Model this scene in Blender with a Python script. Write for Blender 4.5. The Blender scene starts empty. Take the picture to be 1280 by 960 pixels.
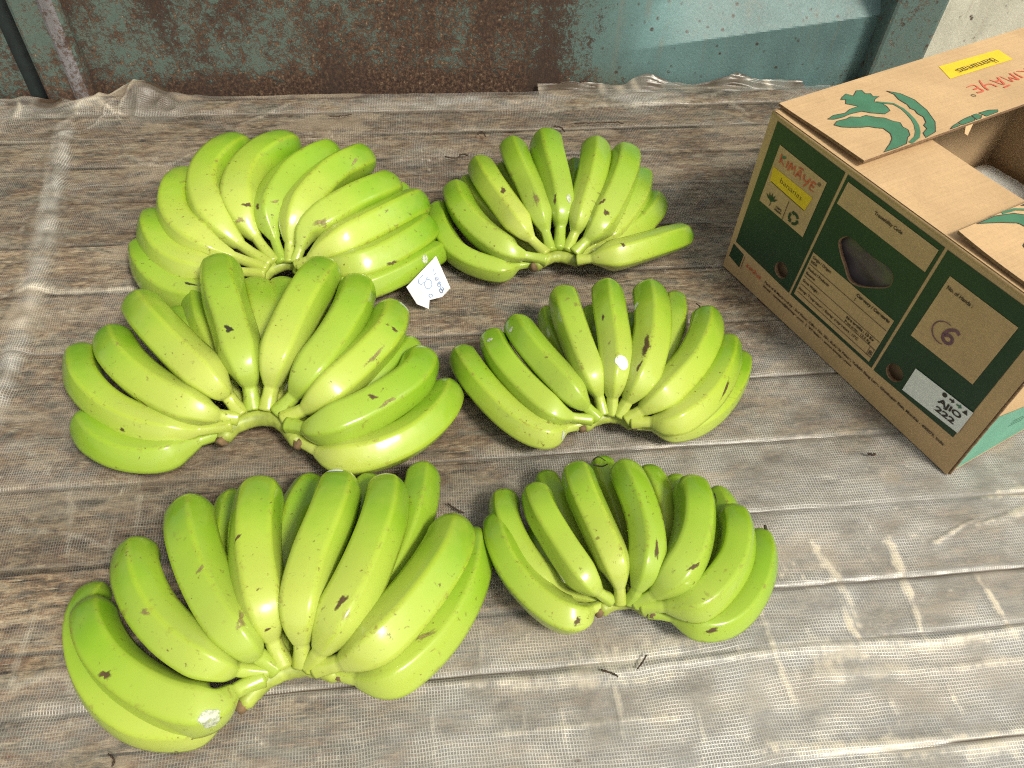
import bpy, bmesh, math, random
import numpy as np
from mathutils import Vector, Matrix
from mathutils.bvhtree import BVHTree

random.seed(7); rng = np.random.default_rng(7)
scene = bpy.context.scene
COL = scene.collection

# ------------------------------------------------------------------ camera
H, FPX, PITCH, ROLL = 0.64, 993.35, 49.855, 3.615        # metres, px at 1280 wide, degrees
p_ = math.radians(PITCH); r_ = math.radians(ROLL)
CF = np.array([0, math.cos(p_), -math.sin(p_)])
R0 = np.array([1.0, 0, 0]); U0 = np.cross(R0, CF)
CR = R0*math.cos(r_) + U0*math.sin(r_)
CU = U0*math.cos(r_) - R0*math.sin(r_)
CC = np.array([0, 0, H])
cam = bpy.data.cameras.new('camera'); cam_o = bpy.data.objects.new('camera', cam); COL.objects.link(cam_o)
cam.sensor_width = 36; cam.lens = FPX/1280*36; cam.clip_start = 0.02; cam.clip_end = 100
cam_o.matrix_world = Matrix(((CR[0], CU[0], -CF[0], CC[0]), (CR[1], CU[1], -CF[1], CC[1]),
                             (CR[2], CU[2], -CF[2], CC[2]), (0, 0, 0, 1)))
scene.camera = cam_o

# ------------------------------------------------------------------ sky and sun (hazy, soft daylight from the right)
SUN_ELEV, SUN_DIR = 52, (0.66, -0.62)
az = math.atan2(SUN_DIR[0], SUN_DIR[1])                  # clockwise from +Y
w = bpy.data.worlds.new('World'); scene.world = w; w.use_nodes = True
nt = w.node_tree; bg = nt.nodes['Background']
sky = nt.nodes.new('ShaderNodeTexSky'); sky.sky_type = 'NISHITA'; sky.sun_disc = False
sky.sun_elevation = math.radians(SUN_ELEV); sky.sun_rotation = az; sky.dust_density = 4; sky.air_density = 1.0
hs = nt.nodes.new('ShaderNodeHueSaturation'); hs.inputs['Saturation'].default_value = 0.25
nt.links.new(sky.outputs[0], hs.inputs['Color']); wm = nt.nodes.new('ShaderNodeMix'); wm.data_type = 'RGBA'; wm.blend_type = 'MULTIPLY'; wm.inputs['Factor'].default_value = 1; wm.inputs[7].default_value = (1, 0.975, 0.87, 1)
nt.links.new(hs.outputs[0], wm.inputs[6]); nt.links.new(wm.outputs[2], bg.inputs[0]); bg.inputs[1].default_value = 0.125
sun = bpy.data.lights.new('sun', 'SUN'); sun.energy = 2.55; sun.angle = math.radians(10); sun.color = (1, 0.935, 0.80)
sun_o = bpy.data.objects.new('sun', sun); COL.objects.link(sun_o)
ce = math.cos(math.radians(SUN_ELEV)); sv = Vector((math.sin(az)*ce, math.cos(az)*ce, math.sin(math.radians(SUN_ELEV))))
sun_o.rotation_euler = sv.to_track_quat('Z', 'Y').to_euler(); sun_o.location = sv*3
scene.view_settings.view_transform = 'Standard'; scene.view_settings.look = 'None'
scene.view_settings.exposure = 0.32; scene.view_settings.gamma = 1; scene.view_settings.use_curve_mapping = False
scene.render.engine = 'CYCLES'
scene.cycles.transparent_max_bounces = 8; scene.cycles.max_bounces = 6; scene.cycles.diffuse_bounces = 3; scene.cycles.glossy_bounces = 3; scene.cycles.use_denoising = False; scene.cycles.filter_width = 1.15; scene.cycles.use_adaptive_sampling = False

# ------------------------------------------------------------------ helpers
def un(u, v, z=0.0):
    d = CF*FPX + CR*(u-640) + CU*(480-v)
    return CC + d*((z-H)/d[2])
def depth(P): return float((np.array(P)-CC) @ CF)
TH = math.radians(9)                                     # the deck and the metal wall lie turned 9 degrees
UA = np.array([math.cos(TH), math.sin(TH), 0]); VA = np.array([-math.sin(TH), math.cos(TH), 0])
def duv(px, py, z=0.0):
    P = un(px, py, z); return float(P @ UA), float(P @ VA)

def link(name, me, mat=None, parent=None, smooth=False):
    o = bpy.data.objects.new(name, me); COL.objects.link(o)
    if mat: me.materials.append(mat)
    if parent: o.parent = parent
    if smooth:
        me.polygons.foreach_set('use_smooth', [True]*len(me.polygons))
    return o
def empty(name, loc=(0, 0, 0), rz=0):
    o = bpy.data.objects.new(name, None); COL.objects.link(o); o.location = loc; o.rotation_euler = (0, 0, rz)
    o.empty_display_size = 0.02; return o
def tag(o, label=None, cat=None, group=None, kind=None):
    if label: o['label'] = label
    if cat: o['category'] = cat
    if group: o['group'] = group
    if kind: o['kind'] = kind
    return o
def bm_mesh(bm, name='m'):
    me = bpy.data.meshes.new(name); bm.to_mesh(me); bm.free(); return me
def box_bm(bm, x0, x1, y0, y1, z0, z1):
    vs = [bm.verts.new((x, y, z)) for x in (x0, x1) for y in (y0, y1) for z in (z0, z1)]
    for f in ((0, 1, 3, 2), (4, 6, 7, 5), (0, 4, 5, 1), (2, 3, 7, 6), (0, 2, 6, 4), (1, 5, 7, 3)):
        bm.faces.new([vs[i] for i in f])
    return vs
def box_obj(name, b, mat, parent, bevel=0.0, seg=2):
    bm = bmesh.new(); box_bm(bm, *b); bmesh.ops.recalc_face_normals(bm, faces=bm.faces)
    if bevel: bmesh.ops.bevel(bm, geom=bm.edges[:], offset=bevel, segments=seg, affect='EDGES', profile=0.5)
    return link(name, bm_mesh(bm, name), mat, parent)
def catmull(P, n):
    P = [np.array(p, float) for p in P]
    Q = [2*P[0]-P[1]] + P + [2*P[-1]-P[-2]]
    out = []
    for i in range(1, len(Q)-2):
        a, b, c, d = Q[i-1:i+3]
        for k in range(24):
            t = k/24
            out.append(0.5*((2*b)+(c-a)*t+(2*a-5*b+4*c-d)*t*t+(3*b-a-3*c+d)*t**3))
    out.append(P[-1]); out = np.array(out)
    s = np.concatenate([[0], np.cumsum(np.linalg.norm(np.diff(out, axis=0), axis=1))])
    return out, s
def resample(out, s, t):
    return np.stack([np.interp(t, s, out[:, k]) for k in range(3)], 1)
def frames(C):
    T = np.gradient(C, axis=0); T /= np.linalg.norm(T, axis=1)[:, None]
    n = np.array([0, 0, 1.0]); N = []
    for t in T:
        n = n - t*(n @ t); n /= np.linalg.norm(n); N.append(n.copy())
    N = np.array(N); B = np.cross(T, N); return T, N, B
def sweep(C, Rn, seg, section=None, cap=True):
    """verts, faces of a tube; Rn (n,) radii; section (seg,) multiplier"""
    T, N, B = frames(C); th = np.linspace(0, 2*np.pi, seg, endpoint=False)
    sec = np.ones(seg) if section is None else section
    V = []
    for i in range(len(C)):
        rr = Rn[i]*(sec if np.ndim(sec) == 1 else sec[i])
        V.append(C[i] + (np.cos(th)*rr)[:, None]*N[i] + (np.sin(th)*rr)[:, None]*B[i])
    V = np.concatenate(V); F = []
    for i in range(len(C)-1):
        for j in range(seg):
            a = i*seg+j; b = i*seg+(j+1) % seg
            F.append((a, b, b+seg, a+seg))
    if cap:
        F.append(tuple(range(seg-1, -1, -1))); k = (len(C)-1)*seg; F.append(tuple(range(k, k+seg)))
    return V, F
def pydata(name, V, F):
    me = bpy.data.meshes.new(name); me.from_pydata([tuple(v) for v in V], [], F); me.update(); return me
def vnoise(x, y, seed):
    """smooth 2-D value noise on arrays"""
    g = np.random.default_rng(seed).random((256, 256))
    xi = np.floor(x).astype(int); yi = np.floor(y).astype(int); fx = x-xi; fy = y-yi
    fx = fx*fx*(3-2*fx); fy = fy*fy*(3-2*fy)
    a = g[xi % 256, yi % 256]; b = g[(xi+1) % 256, yi % 256]; c = g[xi % 256, (yi+1) % 256]; d = g[(xi+1) % 256, (yi+1) % 256]
    return (a*(1-fx)+b*fx)*(1-fy)+(c*(1-fx)+d*fx)*fy - 0.5

# ------------------------------------------------------------------ material helpers
class NT:
    def __init__(s, name):
        s.m = bpy.data.materials.new(name); s.m.use_nodes = True; s.t = s.m.node_tree
        s.b = s.t.nodes['Principled BSDF']; s.out = s.t.nodes['Material Output']
    def n(s, ty, **kw):
        x = s.t.nodes.new(ty)
        for k, v in kw.items(): setattr(x, k, v)
        return x
    def set(s, sock, v):
        if isinstance(v, bpy.types.NodeSocket): s.t.links.new(v, sock)
        elif v is not None: sock.default_value = v
    def coord(s, which='Object', scale=(1, 1, 1), loc=(0, 0, 0), rot=(0, 0, 0)):
        c = s.n('ShaderNodeTexCoord'); mp = s.n('ShaderNodeMapping')
        s.t.links.new(c.outputs[which], mp.inputs[0])
        mp.inputs['Scale'].default_value = scale; mp.inputs['Location'].default_value = loc; mp.inputs['Rotation'].default_value = rot
        return mp.outputs[0]
    def noise(s, vec, scale, detail=4, rough=0.55, dist=0.0):
        x = s.n('ShaderNodeTexNoise'); s.set(x.inputs['Vector'], vec); x.inputs['Scale'].default_value = scale
        x.inputs['Detail'].default_value = detail; x.inputs['Roughness'].default_value = rough; x.inputs['Distortion'].default_value = dist
        return x.outputs['Fac']
    def ramp(s, fac, stops, interp='LINEAR'):
        x = s.n('ShaderNodeValToRGB'); s.set(x.inputs[0], fac); x.color_ramp.interpolation = interp
        e = x.color_ramp.elements
        while len(e) < len(stops): e.new(0.5)
        for i, (p, c) in enumerate(stops):
            e[i].position = p; e[i].color = (c, c, c, 1) if isinstance(c, (int, float)) else (*c, 1)
        return x.outputs[0]
    def math(s, op, a, b=None, c=None, clamp=False):
        x = s.n('ShaderNodeMath', operation=op, use_clamp=clamp)
        s.set(x.inputs[0], a); s.set(x.inputs[1], b)
        if c is not None: s.set(x.inputs[2], c)
        return x.outputs[0]
    def mix(s, fac, a, b, blend='MIX'):
        x = s.n('ShaderNodeMix', data_type='RGBA', blend_type=blend)
        s.set(x.inputs['Factor'], fac)
        for k, v in ((6, a), (7, b)):
            s.set(x.inputs[k], (*v, 1) if isinstance(v, tuple) and len(v) == 3 else v)
        return x.outputs[2]
    def attr(s, name):
        x = s.n('ShaderNodeAttribute', attribute_name=name); return x.outputs['Fac']
    def rand(s): return s.n('ShaderNodeObjectInfo').outputs['Random']
    def sep(s, vec):
        x = s.n('ShaderNodeSeparateXYZ'); s.set(x.inputs[0], vec); return x.outputs
    def bump(s, h, strength=0.3, dist=0.001, normal=None):
        x = s.n('ShaderNodeBump'); s.set(x.inputs['Height'], h); x.inputs['Strength'].default_value = strength; x.inputs['Distance'].default_value = dist
        if normal is not None: s.set(x.inputs['Normal'], normal)
        return x.outputs[0]
    def p(s, **kw):
        for k, v in kw.items():
            sk = s.b.inputs[k.replace('_', ' ')]
            s.set(sk, (*v, 1) if isinstance(v, tuple) and len(v) == 3 and sk.type == 'RGBA' else v)
        return s.m

# ------------------------------------------------------------------ materials
def mat_wood():
    k = NT('weathered_wood'); rnd = k.rand()
    off = k.n('ShaderNodeVectorMath', operation='ADD'); k.set(off.inputs[0], k.coord('Object'))
    cx = k.n('ShaderNodeCombineXYZ'); k.set(cx.inputs[0], k.math('MULTIPLY', rnd, 37.0)); k.set(cx.inputs[1], k.math('MULTIPLY', rnd, 11.0)); k.set(off.inputs[1], cx.outputs[0])
    v = off.outputs[0]
    def st(sc):
        m_ = k.n('ShaderNodeMapping'); k.set(m_.inputs[0], v); m_.inputs['Scale'].default_value = sc; return m_.outputs[0]
    g1 = k.noise(st((20, 95, 60)), 1.0, 7, 0.78, 1.0)
    g2 = k.noise(st((60, 480, 300)), 1.0, 4, 0.75, 0.5)
    bl = k.noise(st((9, 26, 9)), 1.0, 6, 0.68, 0.8)
    mo = k.noise(st((75, 120, 60)), 1.0, 5, 0.78, 0.6)
    hue = k.ramp(bl, [(0.30, (0.075, 0.076, 0.060)), (0.40, (0.18, 0.152, 0.108)), (0.47, (0.185, 0.112, 0.060)), (0.53, (0.29, 0.215, 0.13)), (0.60, (0.21, 0.182, 0.13)), (0.70, (0.44, 0.36, 0.235))])
    g = k.math('ADD', k.math('MULTIPLY', g1, 0.60), k.math('MULTIPLY', mo, 0.40))
    lum = k.ramp(g, [(0.38, 0.06), (0.46, 0.50), (0.53, 1.05), (0.66, 1.1)])
    c = k.mix(1.0, hue, lum, 'MULTIPLY')
    c = k.mix(k.ramp(g, [(0.54, 0.0), (0.64, 0.75)]), c, (0.50, 0.41, 0.29))
    red = k.noise(st((22, 44, 20)), 1.3, 5, 0.75, 0.4)
    c = k.mix(k.ramp(red, [(0.58, 0.0), (0.68, 0.8)]), c, (0.17, 0.075, 0.035))
    c = k.mix(k.ramp(g2, [(0.36, 0.7), (0.46, 0.0)]), c, (0.022, 0.014, 0.010))
    crack = k.noise(st((3.6, 130, 50)), 1.0, 4, 0.55, 1.8)
    c = k.mix(k.ramp(crack, [(0.30, 0.95), (0.325, 0.0)]), c, (0.010, 0.007, 0.005))
    fib = k.noise(st((42, 300, 200)), 1.0, 4, 0.72, 0.5); c = k.mix(k.ramp(fib, [(0.58, 0.0), (0.66, 0.7)]), c, (0.50, 0.395, 0.265))
    tone = k.ramp(rnd, [(0, 0.62), (1, 1.16)])
    c = k.mix(1.0, c, tone, 'MULTIPLY')
    h = k.math('ADD', k.math('MULTIPLY', g1, 0.6), k.math('MULTIPLY', g2, 0.5))
    return k.p(Base_Color=c, Roughness=0.85, Normal=k.bump(h, 0.8, 0.002))

def mat_sheet():
    """clear woven film: white scrim threads, thin film between them paled by dust and painted light, stress-whitened creases"""
    k = NT('woven_plastic_film'); v = k.coord('Object'); x, y, _ = k.sep(v)
    x = k.math('ADD', x, k.attr('warp_x')); y = k.math('ADD', y, k.attr('warp_y'))
    def thread(c, pitch, lo, hi):
        s = k.math('SINE', k.math('MULTIPLY', c, 2*math.pi/pitch))
        return k.math('MULTIPLY', k.math('SUBTRACT', s, lo), 1/(hi-lo), clamp=True)
    tx = thread(x, 0.0023, 0.15, 0.95); ty = thread(y, 0.0028, 0.35, 1.0)
    thr = k.math('MAXIMUM', tx, k.math('MULTIPLY', ty, 0.75))
    thr = k.math('MULTIPLY', thr, k.attr('thick'))
    dust_and_light = k.attr('dust_and_light'); crease = k.attr('crease'); stain = k.attr('stain')
    al = k.math('MULTIPLY_ADD', thr, k.math('MULTIPLY_ADD', dust_and_light, 0.12, 0.22), 0.04)
    al = k.math('ADD', al, k.math('MULTIPLY', dust_and_light, 0.56))
    al = k.math('ADD', al, k.math('MULTIPLY', stain, 0.38))
    al = k.math('ADD', al, k.math('MULTIPLY', crease, 0.55))
    gr = k.attr('grime'); al = k.math('ADD', al, k.math('MULTIPLY', gr, 0.85)); al = k.math('MINIMUM', al, 0.95)
    col = k.mix(dust_and_light, (0.44, 0.39, 0.30), (0.54, 0.545, 0.52))
    col = k.mix(thr, k.mix(0.6, col, (0.30, 0.295, 0.285)), k.mix(0.45, col, (0.70, 0.70, 0.69)))
    col = k.mix(stain, col, (0.50, 0.40, 0.28))
    col = k.mix(crease, col, k.mix(thr, (0.60, 0.53, 0.40), (0.78, 0.71, 0.57))); col = k.mix(gr, col, (0.055, 0.036, 0.022))
    k.p(Base_Color=col, Roughness=0.30, Specular_IOR_Level=0.6, Normal=k.bump(thr, 0.45, 0.0006))
    tr = k.n('ShaderNodeBsdfTransparent'); ms = k.n('ShaderNodeMixShader')
    k.set(ms.inputs[0], al); k.set(ms.inputs[1], tr.outputs[0]); k.set(ms.inputs[2], k.b.outputs[0])
    k.t.links.new(ms.outputs[0], k.out.inputs[0]); return k.m

def mat_rust(name, paint, rust_lo, base_shift=0.0):
    """flaking paint over rust; 'rust' vertex attribute says how far the paint has gone"""
    k = NT(name); v = k.coord('Object')
    n1 = k.noise(v, 42, 8, 0.8, 0.3); n2 = k.noise(k.coord('Object', (1, 1, 0.85)), 190, 6, 0.8, 0.3); n3 = k.noise(k.coord('Object', (1, 1, 0.5)), 8, 4, 0.6, 0.5)
    m_ = k.math('ADD', k.math('MULTIPLY', k.math('SUBTRACT', n1, 0.5), 1.1), k.math('MULTIPLY', k.math('SUBTRACT', n2, 0.5), 1.25)); m_ = k.math('ADD', m_, k.math('MULTIPLY', k.math('SUBTRACT', n3, 0.5), 0.8))
    m_ = k.math('ADD', m_, k.math('SUBTRACT', k.attr('rust'), base_shift))
    mask = k.ramp(m_, [(0.44, 0.0), (0.60, 1.0)])
    rust = k.ramp(n2, [(0.34, (0.008, 0.006, 0.005)), (0.45, (0.034, 0.019, 0.013)), (0.54, (0.090, 0.046, 0.027)), (0.63, (0.18, 0.115, 0.066)), (0.68, (0.42, 0.38, 0.28))])
    rust = k.mix(k.ramp(n3, [(0.48, 0.0), (0.66, 0.75)]), rust, (0.040, 0.024, 0.018))
    rust = k.mix(k.ramp(n1, [(0.62, 0.0), (0.72, 0.5)]), rust, (0.22, 0.075, 0.03))
    if name.startswith('teal'): aged = k.math('MULTIPLY', k.math('SUBTRACT', k.attr('rust'), 0.15), 3.0, clamp=True)
    pt = k.mix(k.ramp(n3, [(0.35, 0.0), (0.7, 1.0)]), tuple(c*0.72 for c in paint), tuple(min(1, c*1.2) for c in paint))
    if name.startswith('teal'): pt = k.mix(aged, pt, k.mix(n1, (0.055, 0.098, 0.088), (0.155, 0.195, 0.165)))
    st = k.noise(k.coord('Object', (60, 60, 5)), 1.0, 5, 0.65)
    pt = k.mix(k.ramp(st, [(0.55, 0.0), (0.8, 0.45)]), pt, (0.20, 0.16, 0.11))
    vo = k.n('ShaderNodeTexVoronoi'); k.set(vo.inputs['Vector'], v); vo.inputs['Scale'].default_value = 62
    spot = k.ramp(vo.outputs['Distance'], [(0.13, 1.0), (0.22, 0.0)])
    pt = k.mix(k.math('MULTIPLY', spot, k.ramp(n1, [(0.46, 0.0), (0.56, 0.95)])), pt, (0.055, 0.032, 0.022))
    c = k.mix(mask, pt, rust)
    return k.p(Base_Color=c, Roughness=k.ramp(mask, [(0, 0.42), (1, 0.85)]), Normal=k.bump(k.math('ADD', k.math('MULTIPLY', mask, -0.7), n2), 0.6, 0.0015))

def mat_banana():
    k = NT('green_banana_skin'); al = k.attr('along'); rg = k.attr('ridge'); rnd = k.rand(); v = k.coord('Object')
    c = k.ramp(al, [(0.0, (0.36, 0.42, 0.075)), (0.16, (0.455, 0.51, 0.125)), (0.36, (0.43, 0.515, 0.095)), (0.56, (0.345, 0.475, 0.055)), (0.74, (0.215, 0.38, 0.020)), (0.90, (0.105, 0.255, 0.008)), (1.0, (0.065, 0.155, 0.006))])
    n = k.noise(v, 26, 4, 0.55)
    c = k.mix(k.ramp(n, [(0.35, 0.0), (0.7, 0.40)]), c, (0.42, 0.48, 0.07))
    c = k.mix(k.math('MULTIPLY', rg, 0.45), c, (0.36, 0.47, 0.025))
    c = k.mix(k.math('MULTIPLY', rnd, 0.55), c, (0.20, 0.365, 0.018))
    sp = k.noise(v, 210, 3, 0.6)
    gate = k.ramp(k.noise(v, 30, 3, 0.6), [(0.44, 0.0), (0.60, 1.0)])
    c = k.mix(k.math('MULTIPLY', k.ramp(sp, [(0.63, 0.0), (0.70, 0.8)]), gate), c, (0.10, 0.065, 0.02))
    sc = k.noise(v, 75, 5, 0.7, 0.8)
    c = k.mix(k.math('MULTIPLY', k.ramp(sc, [(0.63, 0.0), (0.70, 0.6)]), k.ramp(n, [(0.45, 0.0), (0.6, 1.0)])), c, (0.16, 0.115, 0.03))
    rub = k.noise(v, 150, 4, 0.75, 0.4); c = k.mix(k.math('MULTIPLY', k.math('MULTIPLY', k.ramp(rub, [(0.52, 0.0), (0.64, 0.75)]), rg), gate), c, (0.20, 0.14, 0.04))
    rough = k.ramp(k.noise(v, 40, 3, 0.6), [(0.32, 0.12), (0.68, 0.30)])
    bmp = k.bump(k.noise(v, 120, 3, 0.6), 0.10, 0.001); bmp = k.bump(k.noise(v, 32, 2, 0.5), 0.22, 0.003, bmp)
    return k.p(Base_Color=c, Roughness=rough, Normal=bmp, Specular_IOR_Level=0.5)

def mat_simple(name, col, rough=0.6, var=0.12, scale=60, bump=0.15, **kw):
    k = NT(name); v = k.coord('Object'); n = k.noise(v, scale, 5, 0.6)
    lo = tuple(c*(1-var) for c in col); hi = tuple(min(1, c*(1+var)) for c in col)
    return k.p(Base_Color=k.mix(k.ramp(n, [(0.3, 0.0), (0.7, 1.0)]), lo, hi), Roughness=rough, Normal=k.bump(n, bump, 0.0006), **kw)

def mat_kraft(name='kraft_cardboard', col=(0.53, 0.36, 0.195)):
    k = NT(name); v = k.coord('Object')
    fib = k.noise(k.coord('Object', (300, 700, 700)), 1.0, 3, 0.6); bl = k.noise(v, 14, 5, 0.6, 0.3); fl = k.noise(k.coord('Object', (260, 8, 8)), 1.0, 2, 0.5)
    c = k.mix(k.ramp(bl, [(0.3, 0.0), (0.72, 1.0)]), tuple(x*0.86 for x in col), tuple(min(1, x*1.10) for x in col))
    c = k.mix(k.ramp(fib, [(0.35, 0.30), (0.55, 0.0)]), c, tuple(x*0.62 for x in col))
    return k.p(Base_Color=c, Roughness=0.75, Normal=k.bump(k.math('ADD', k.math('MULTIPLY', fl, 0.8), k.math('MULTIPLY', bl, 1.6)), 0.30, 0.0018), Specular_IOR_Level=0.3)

def mat_mark(name, col, rough, soft, solid=0.9):
    """a blemish lying in the skin: fades out unevenly towards its rim"""
    k = NT(name); v = k.coord('Object'); n = k.noise(v, 320, 4, 0.7)
    a = k.math('ADD', k.attr('core'), k.math('MULTIPLY', k.math('SUBTRACT', n, 0.5), soft))
    a = k.ramp(a, [(0.22, 0.0), (0.22+0.5*soft*0.6, solid)])
    k.p(Base_Color=k.mix(k.ramp(n, [(0.35, 0.0), (0.65, 1.0)]), tuple(c*0.6 for c in col), tuple(c*1.35 for c in col)), Roughness=rough, Alpha=a); return k.m

M = dict(wood=mat_wood(), sheet=mat_sheet(), banana=mat_banana(),
         teal=mat_rust('teal_paint_over_rust', (0.118, 0.210, 0.212), 0),
         lilac=mat_rust('scraped_greyish_paint', (0.22, 0.21, 0.225), 0), cream=mat_rust('cream_paint', (0.68, 0.67, 0.56), 0, 0.10),
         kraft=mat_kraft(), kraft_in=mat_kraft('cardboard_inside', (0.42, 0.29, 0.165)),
         flute=mat_simple('cardboard_cut_edge', (0.20, 0.12, 0.065), 0.9, 0.4, 400, 0.5),
         green=mat_simple('dark_green_ink', (0.011, 0.043, 0.021), 0.5, 0.12, 30),
         leafg=mat_simple('leaf_green_ink', (0.050, 0.165, 0.092), 0.6, 0.12, 60),
         mint=mat_simple('mint_green_ink', (0.125, 0.325, 0.235), 0.6, 0.10, 25),
         ink=mat_simple('black_ink', (0.035, 0.028, 0.022), 0.6, 0.2, 90),
         red=mat_simple('red_ink', (0.55, 0.105, 0.055), 0.6, 0.2, 120),
         yellow=mat_simple('yellow_ink', (0.72, 0.50, 0.02), 0.6, 0.08, 60),
         violet=mat_simple('violet_stamp_ink', (0.17, 0.075, 0.115), 0.6, 0.3, 200),
         blueink=mat_simple('blue_ink', (0.16, 0.28, 0.48), 0.6, 0.2, 120),
         white=mat_simple('white_sticker', (0.72, 0.74, 0.74), 0.45, 0.05, 60),
         paper=mat_simple('white_paper', (0.78, 0.77, 0.82), 0.7, 0.05, 70),
         latex_glare=mat_mark('milky_latex_glare', (0.50, 0.54, 0.42), 0.4, 0.45, 0.85),
         scar=mat_mark('brown_scar', (0.085, 0.048, 0.018), 0.7, 1.1),
         palescar=mat_mark('greyish_scar', (0.26, 0.21, 0.075), 0.6, 1.3, 0.75),
         crown=mat_simple('crown_green', (0.30, 0.36, 0.06), 0.45, 0.35, 70, 0.4),
         cut=mat_simple('dried_cut_crown', (0.15, 0.095, 0.045), 0.85, 0.45, 140, 0.7),
         darkscar=mat_mark('black_scar', (0.028, 0.026, 0.012), 0.7, 0.9), dark=mat_simple('dried_blossom_end', (0.032, 0.026, 0.016), 0.9, 0.4, 200, 0.6),
         liner=mat_simple('greyish_liner_film', (0.85, 0.87, 0.85), 0.4, 0.06, 22, 0.5),
         bag=mat_simple('mauve_grey_bag_film', (0.105, 0.085, 0.092), 0.3, 0.25, 30, 0.9),
         twig=mat_simple('dark_twig', (0.045, 0.028, 0.018), 0.9, 0.4, 200, 0.5),
         slot=mat_simple('dark_painted_steel', (0.020, 0.028, 0.028), 0.8, 0.3, 60))

# ------------------------------------------------------------------ deck: planks under the film
deck = tag(empty('deck', (0, 0, 0), TH), kind='structure')
gaps = [0.02, 0.143, 0.232, 0.283, 0.36, 0.441, 0.525, 0.611, 0.706, 0.79, 0.875, 0.95, 1.012, 1.066, 1.112]
GAPS = gaps
for i in range(len(gaps)-1):
    a, b = gaps[i], gaps[i+1]
    g = 0.0035 if i == 3 else 0.0014
    for (x0, x1) in ((-1.05, 1.35),):
        bm = bmesh.new(); nseg = 60; row = []
        z1 = -0.0035 - 0.0008*random.random(); tilt = random.uniform(-0.0006, 0.0006)
        ys = [a+g, a+g+0.0022, (a+b)/2, b-g-0.0022, b-g]
        for s in range(nseg+1):
            x = x0+(x1-x0)*s/nseg; wv = 0.0012*math.sin(x*7+i*2.1)+0.0008*math.sin(x*19+i)
            prof = [(ys[0]+wv, -0.02), (ys[0]+wv, z1-0.0018), (ys[1]+wv, z1-tilt), (ys[2], z1+0.0002), (ys[3]+wv*0.6, z1+tilt), (ys[4]+wv*0.6, z1-0.0018), (ys[4]+wv*0.6, -0.02)]
            row.append([bm.verts.new((x, y, z)) for y, z in prof])
        for s in range(nseg):
            for j in range(6): bm.faces.new((row[s][j], row[s+1][j], row[s+1][j+1], row[s][j+1]))
        bm.faces.new(row[0]); bm.faces.new(list(reversed(row[-1])))
        bmesh.ops.recalc_face_normals(bm, faces=bm.faces)
        link('plank', bm_mesh(bm, 'plank'), M['wood'], deck)
bm = bmesh.new(); box_bm(bm, -1.2, 1.5, -0.1, 1.35, -0.06, -0.024)
link('bed', bm_mesh(bm, 'bed'), M['slot'], deck)

# ------------------------------------------------------------------ film over the deck
NX, NY = 960, 630
X = np.linspace(-0.78, 0.86, NX); Y = np.linspace(0.06, 1.118, NY); GX, GY = np.meshgrid(X, Y, indexing='xy')
Z = 0.0010*vnoise(GX*5, GY*14, 1) + 0.0012*vnoise(GX*9+3, GY*30, 2) + 0.0009*vnoise(GX*26+9, GY*55, 3) + 0.0008*vnoise(GX*70, GY*110, 4)
crease = np.zeros_like(Z); amt = vnoise(GX*14, GY*14, 5)
def polydist(pts):
    dmin = np.full(GX.shape, 9.0)
    for (ax, ay), (bx, by) in zip(pts[:-1], pts[1:]):
        vx, vy = bx-ax, by-ay; t = np.clip(((GX-ax)*vx+(GY-ay)*vy)/(vx*vx+vy*vy), 0, 1)
        dmin = np.minimum(dmin, np.hypot(GX-ax-t*vx, GY-ay-t*vy))
    return dmin
jx = 0.006*vnoise(GX*22, GY*22, 8); jy = 0.006*vnoise(GX*22+50, GY*22, 9)
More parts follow.
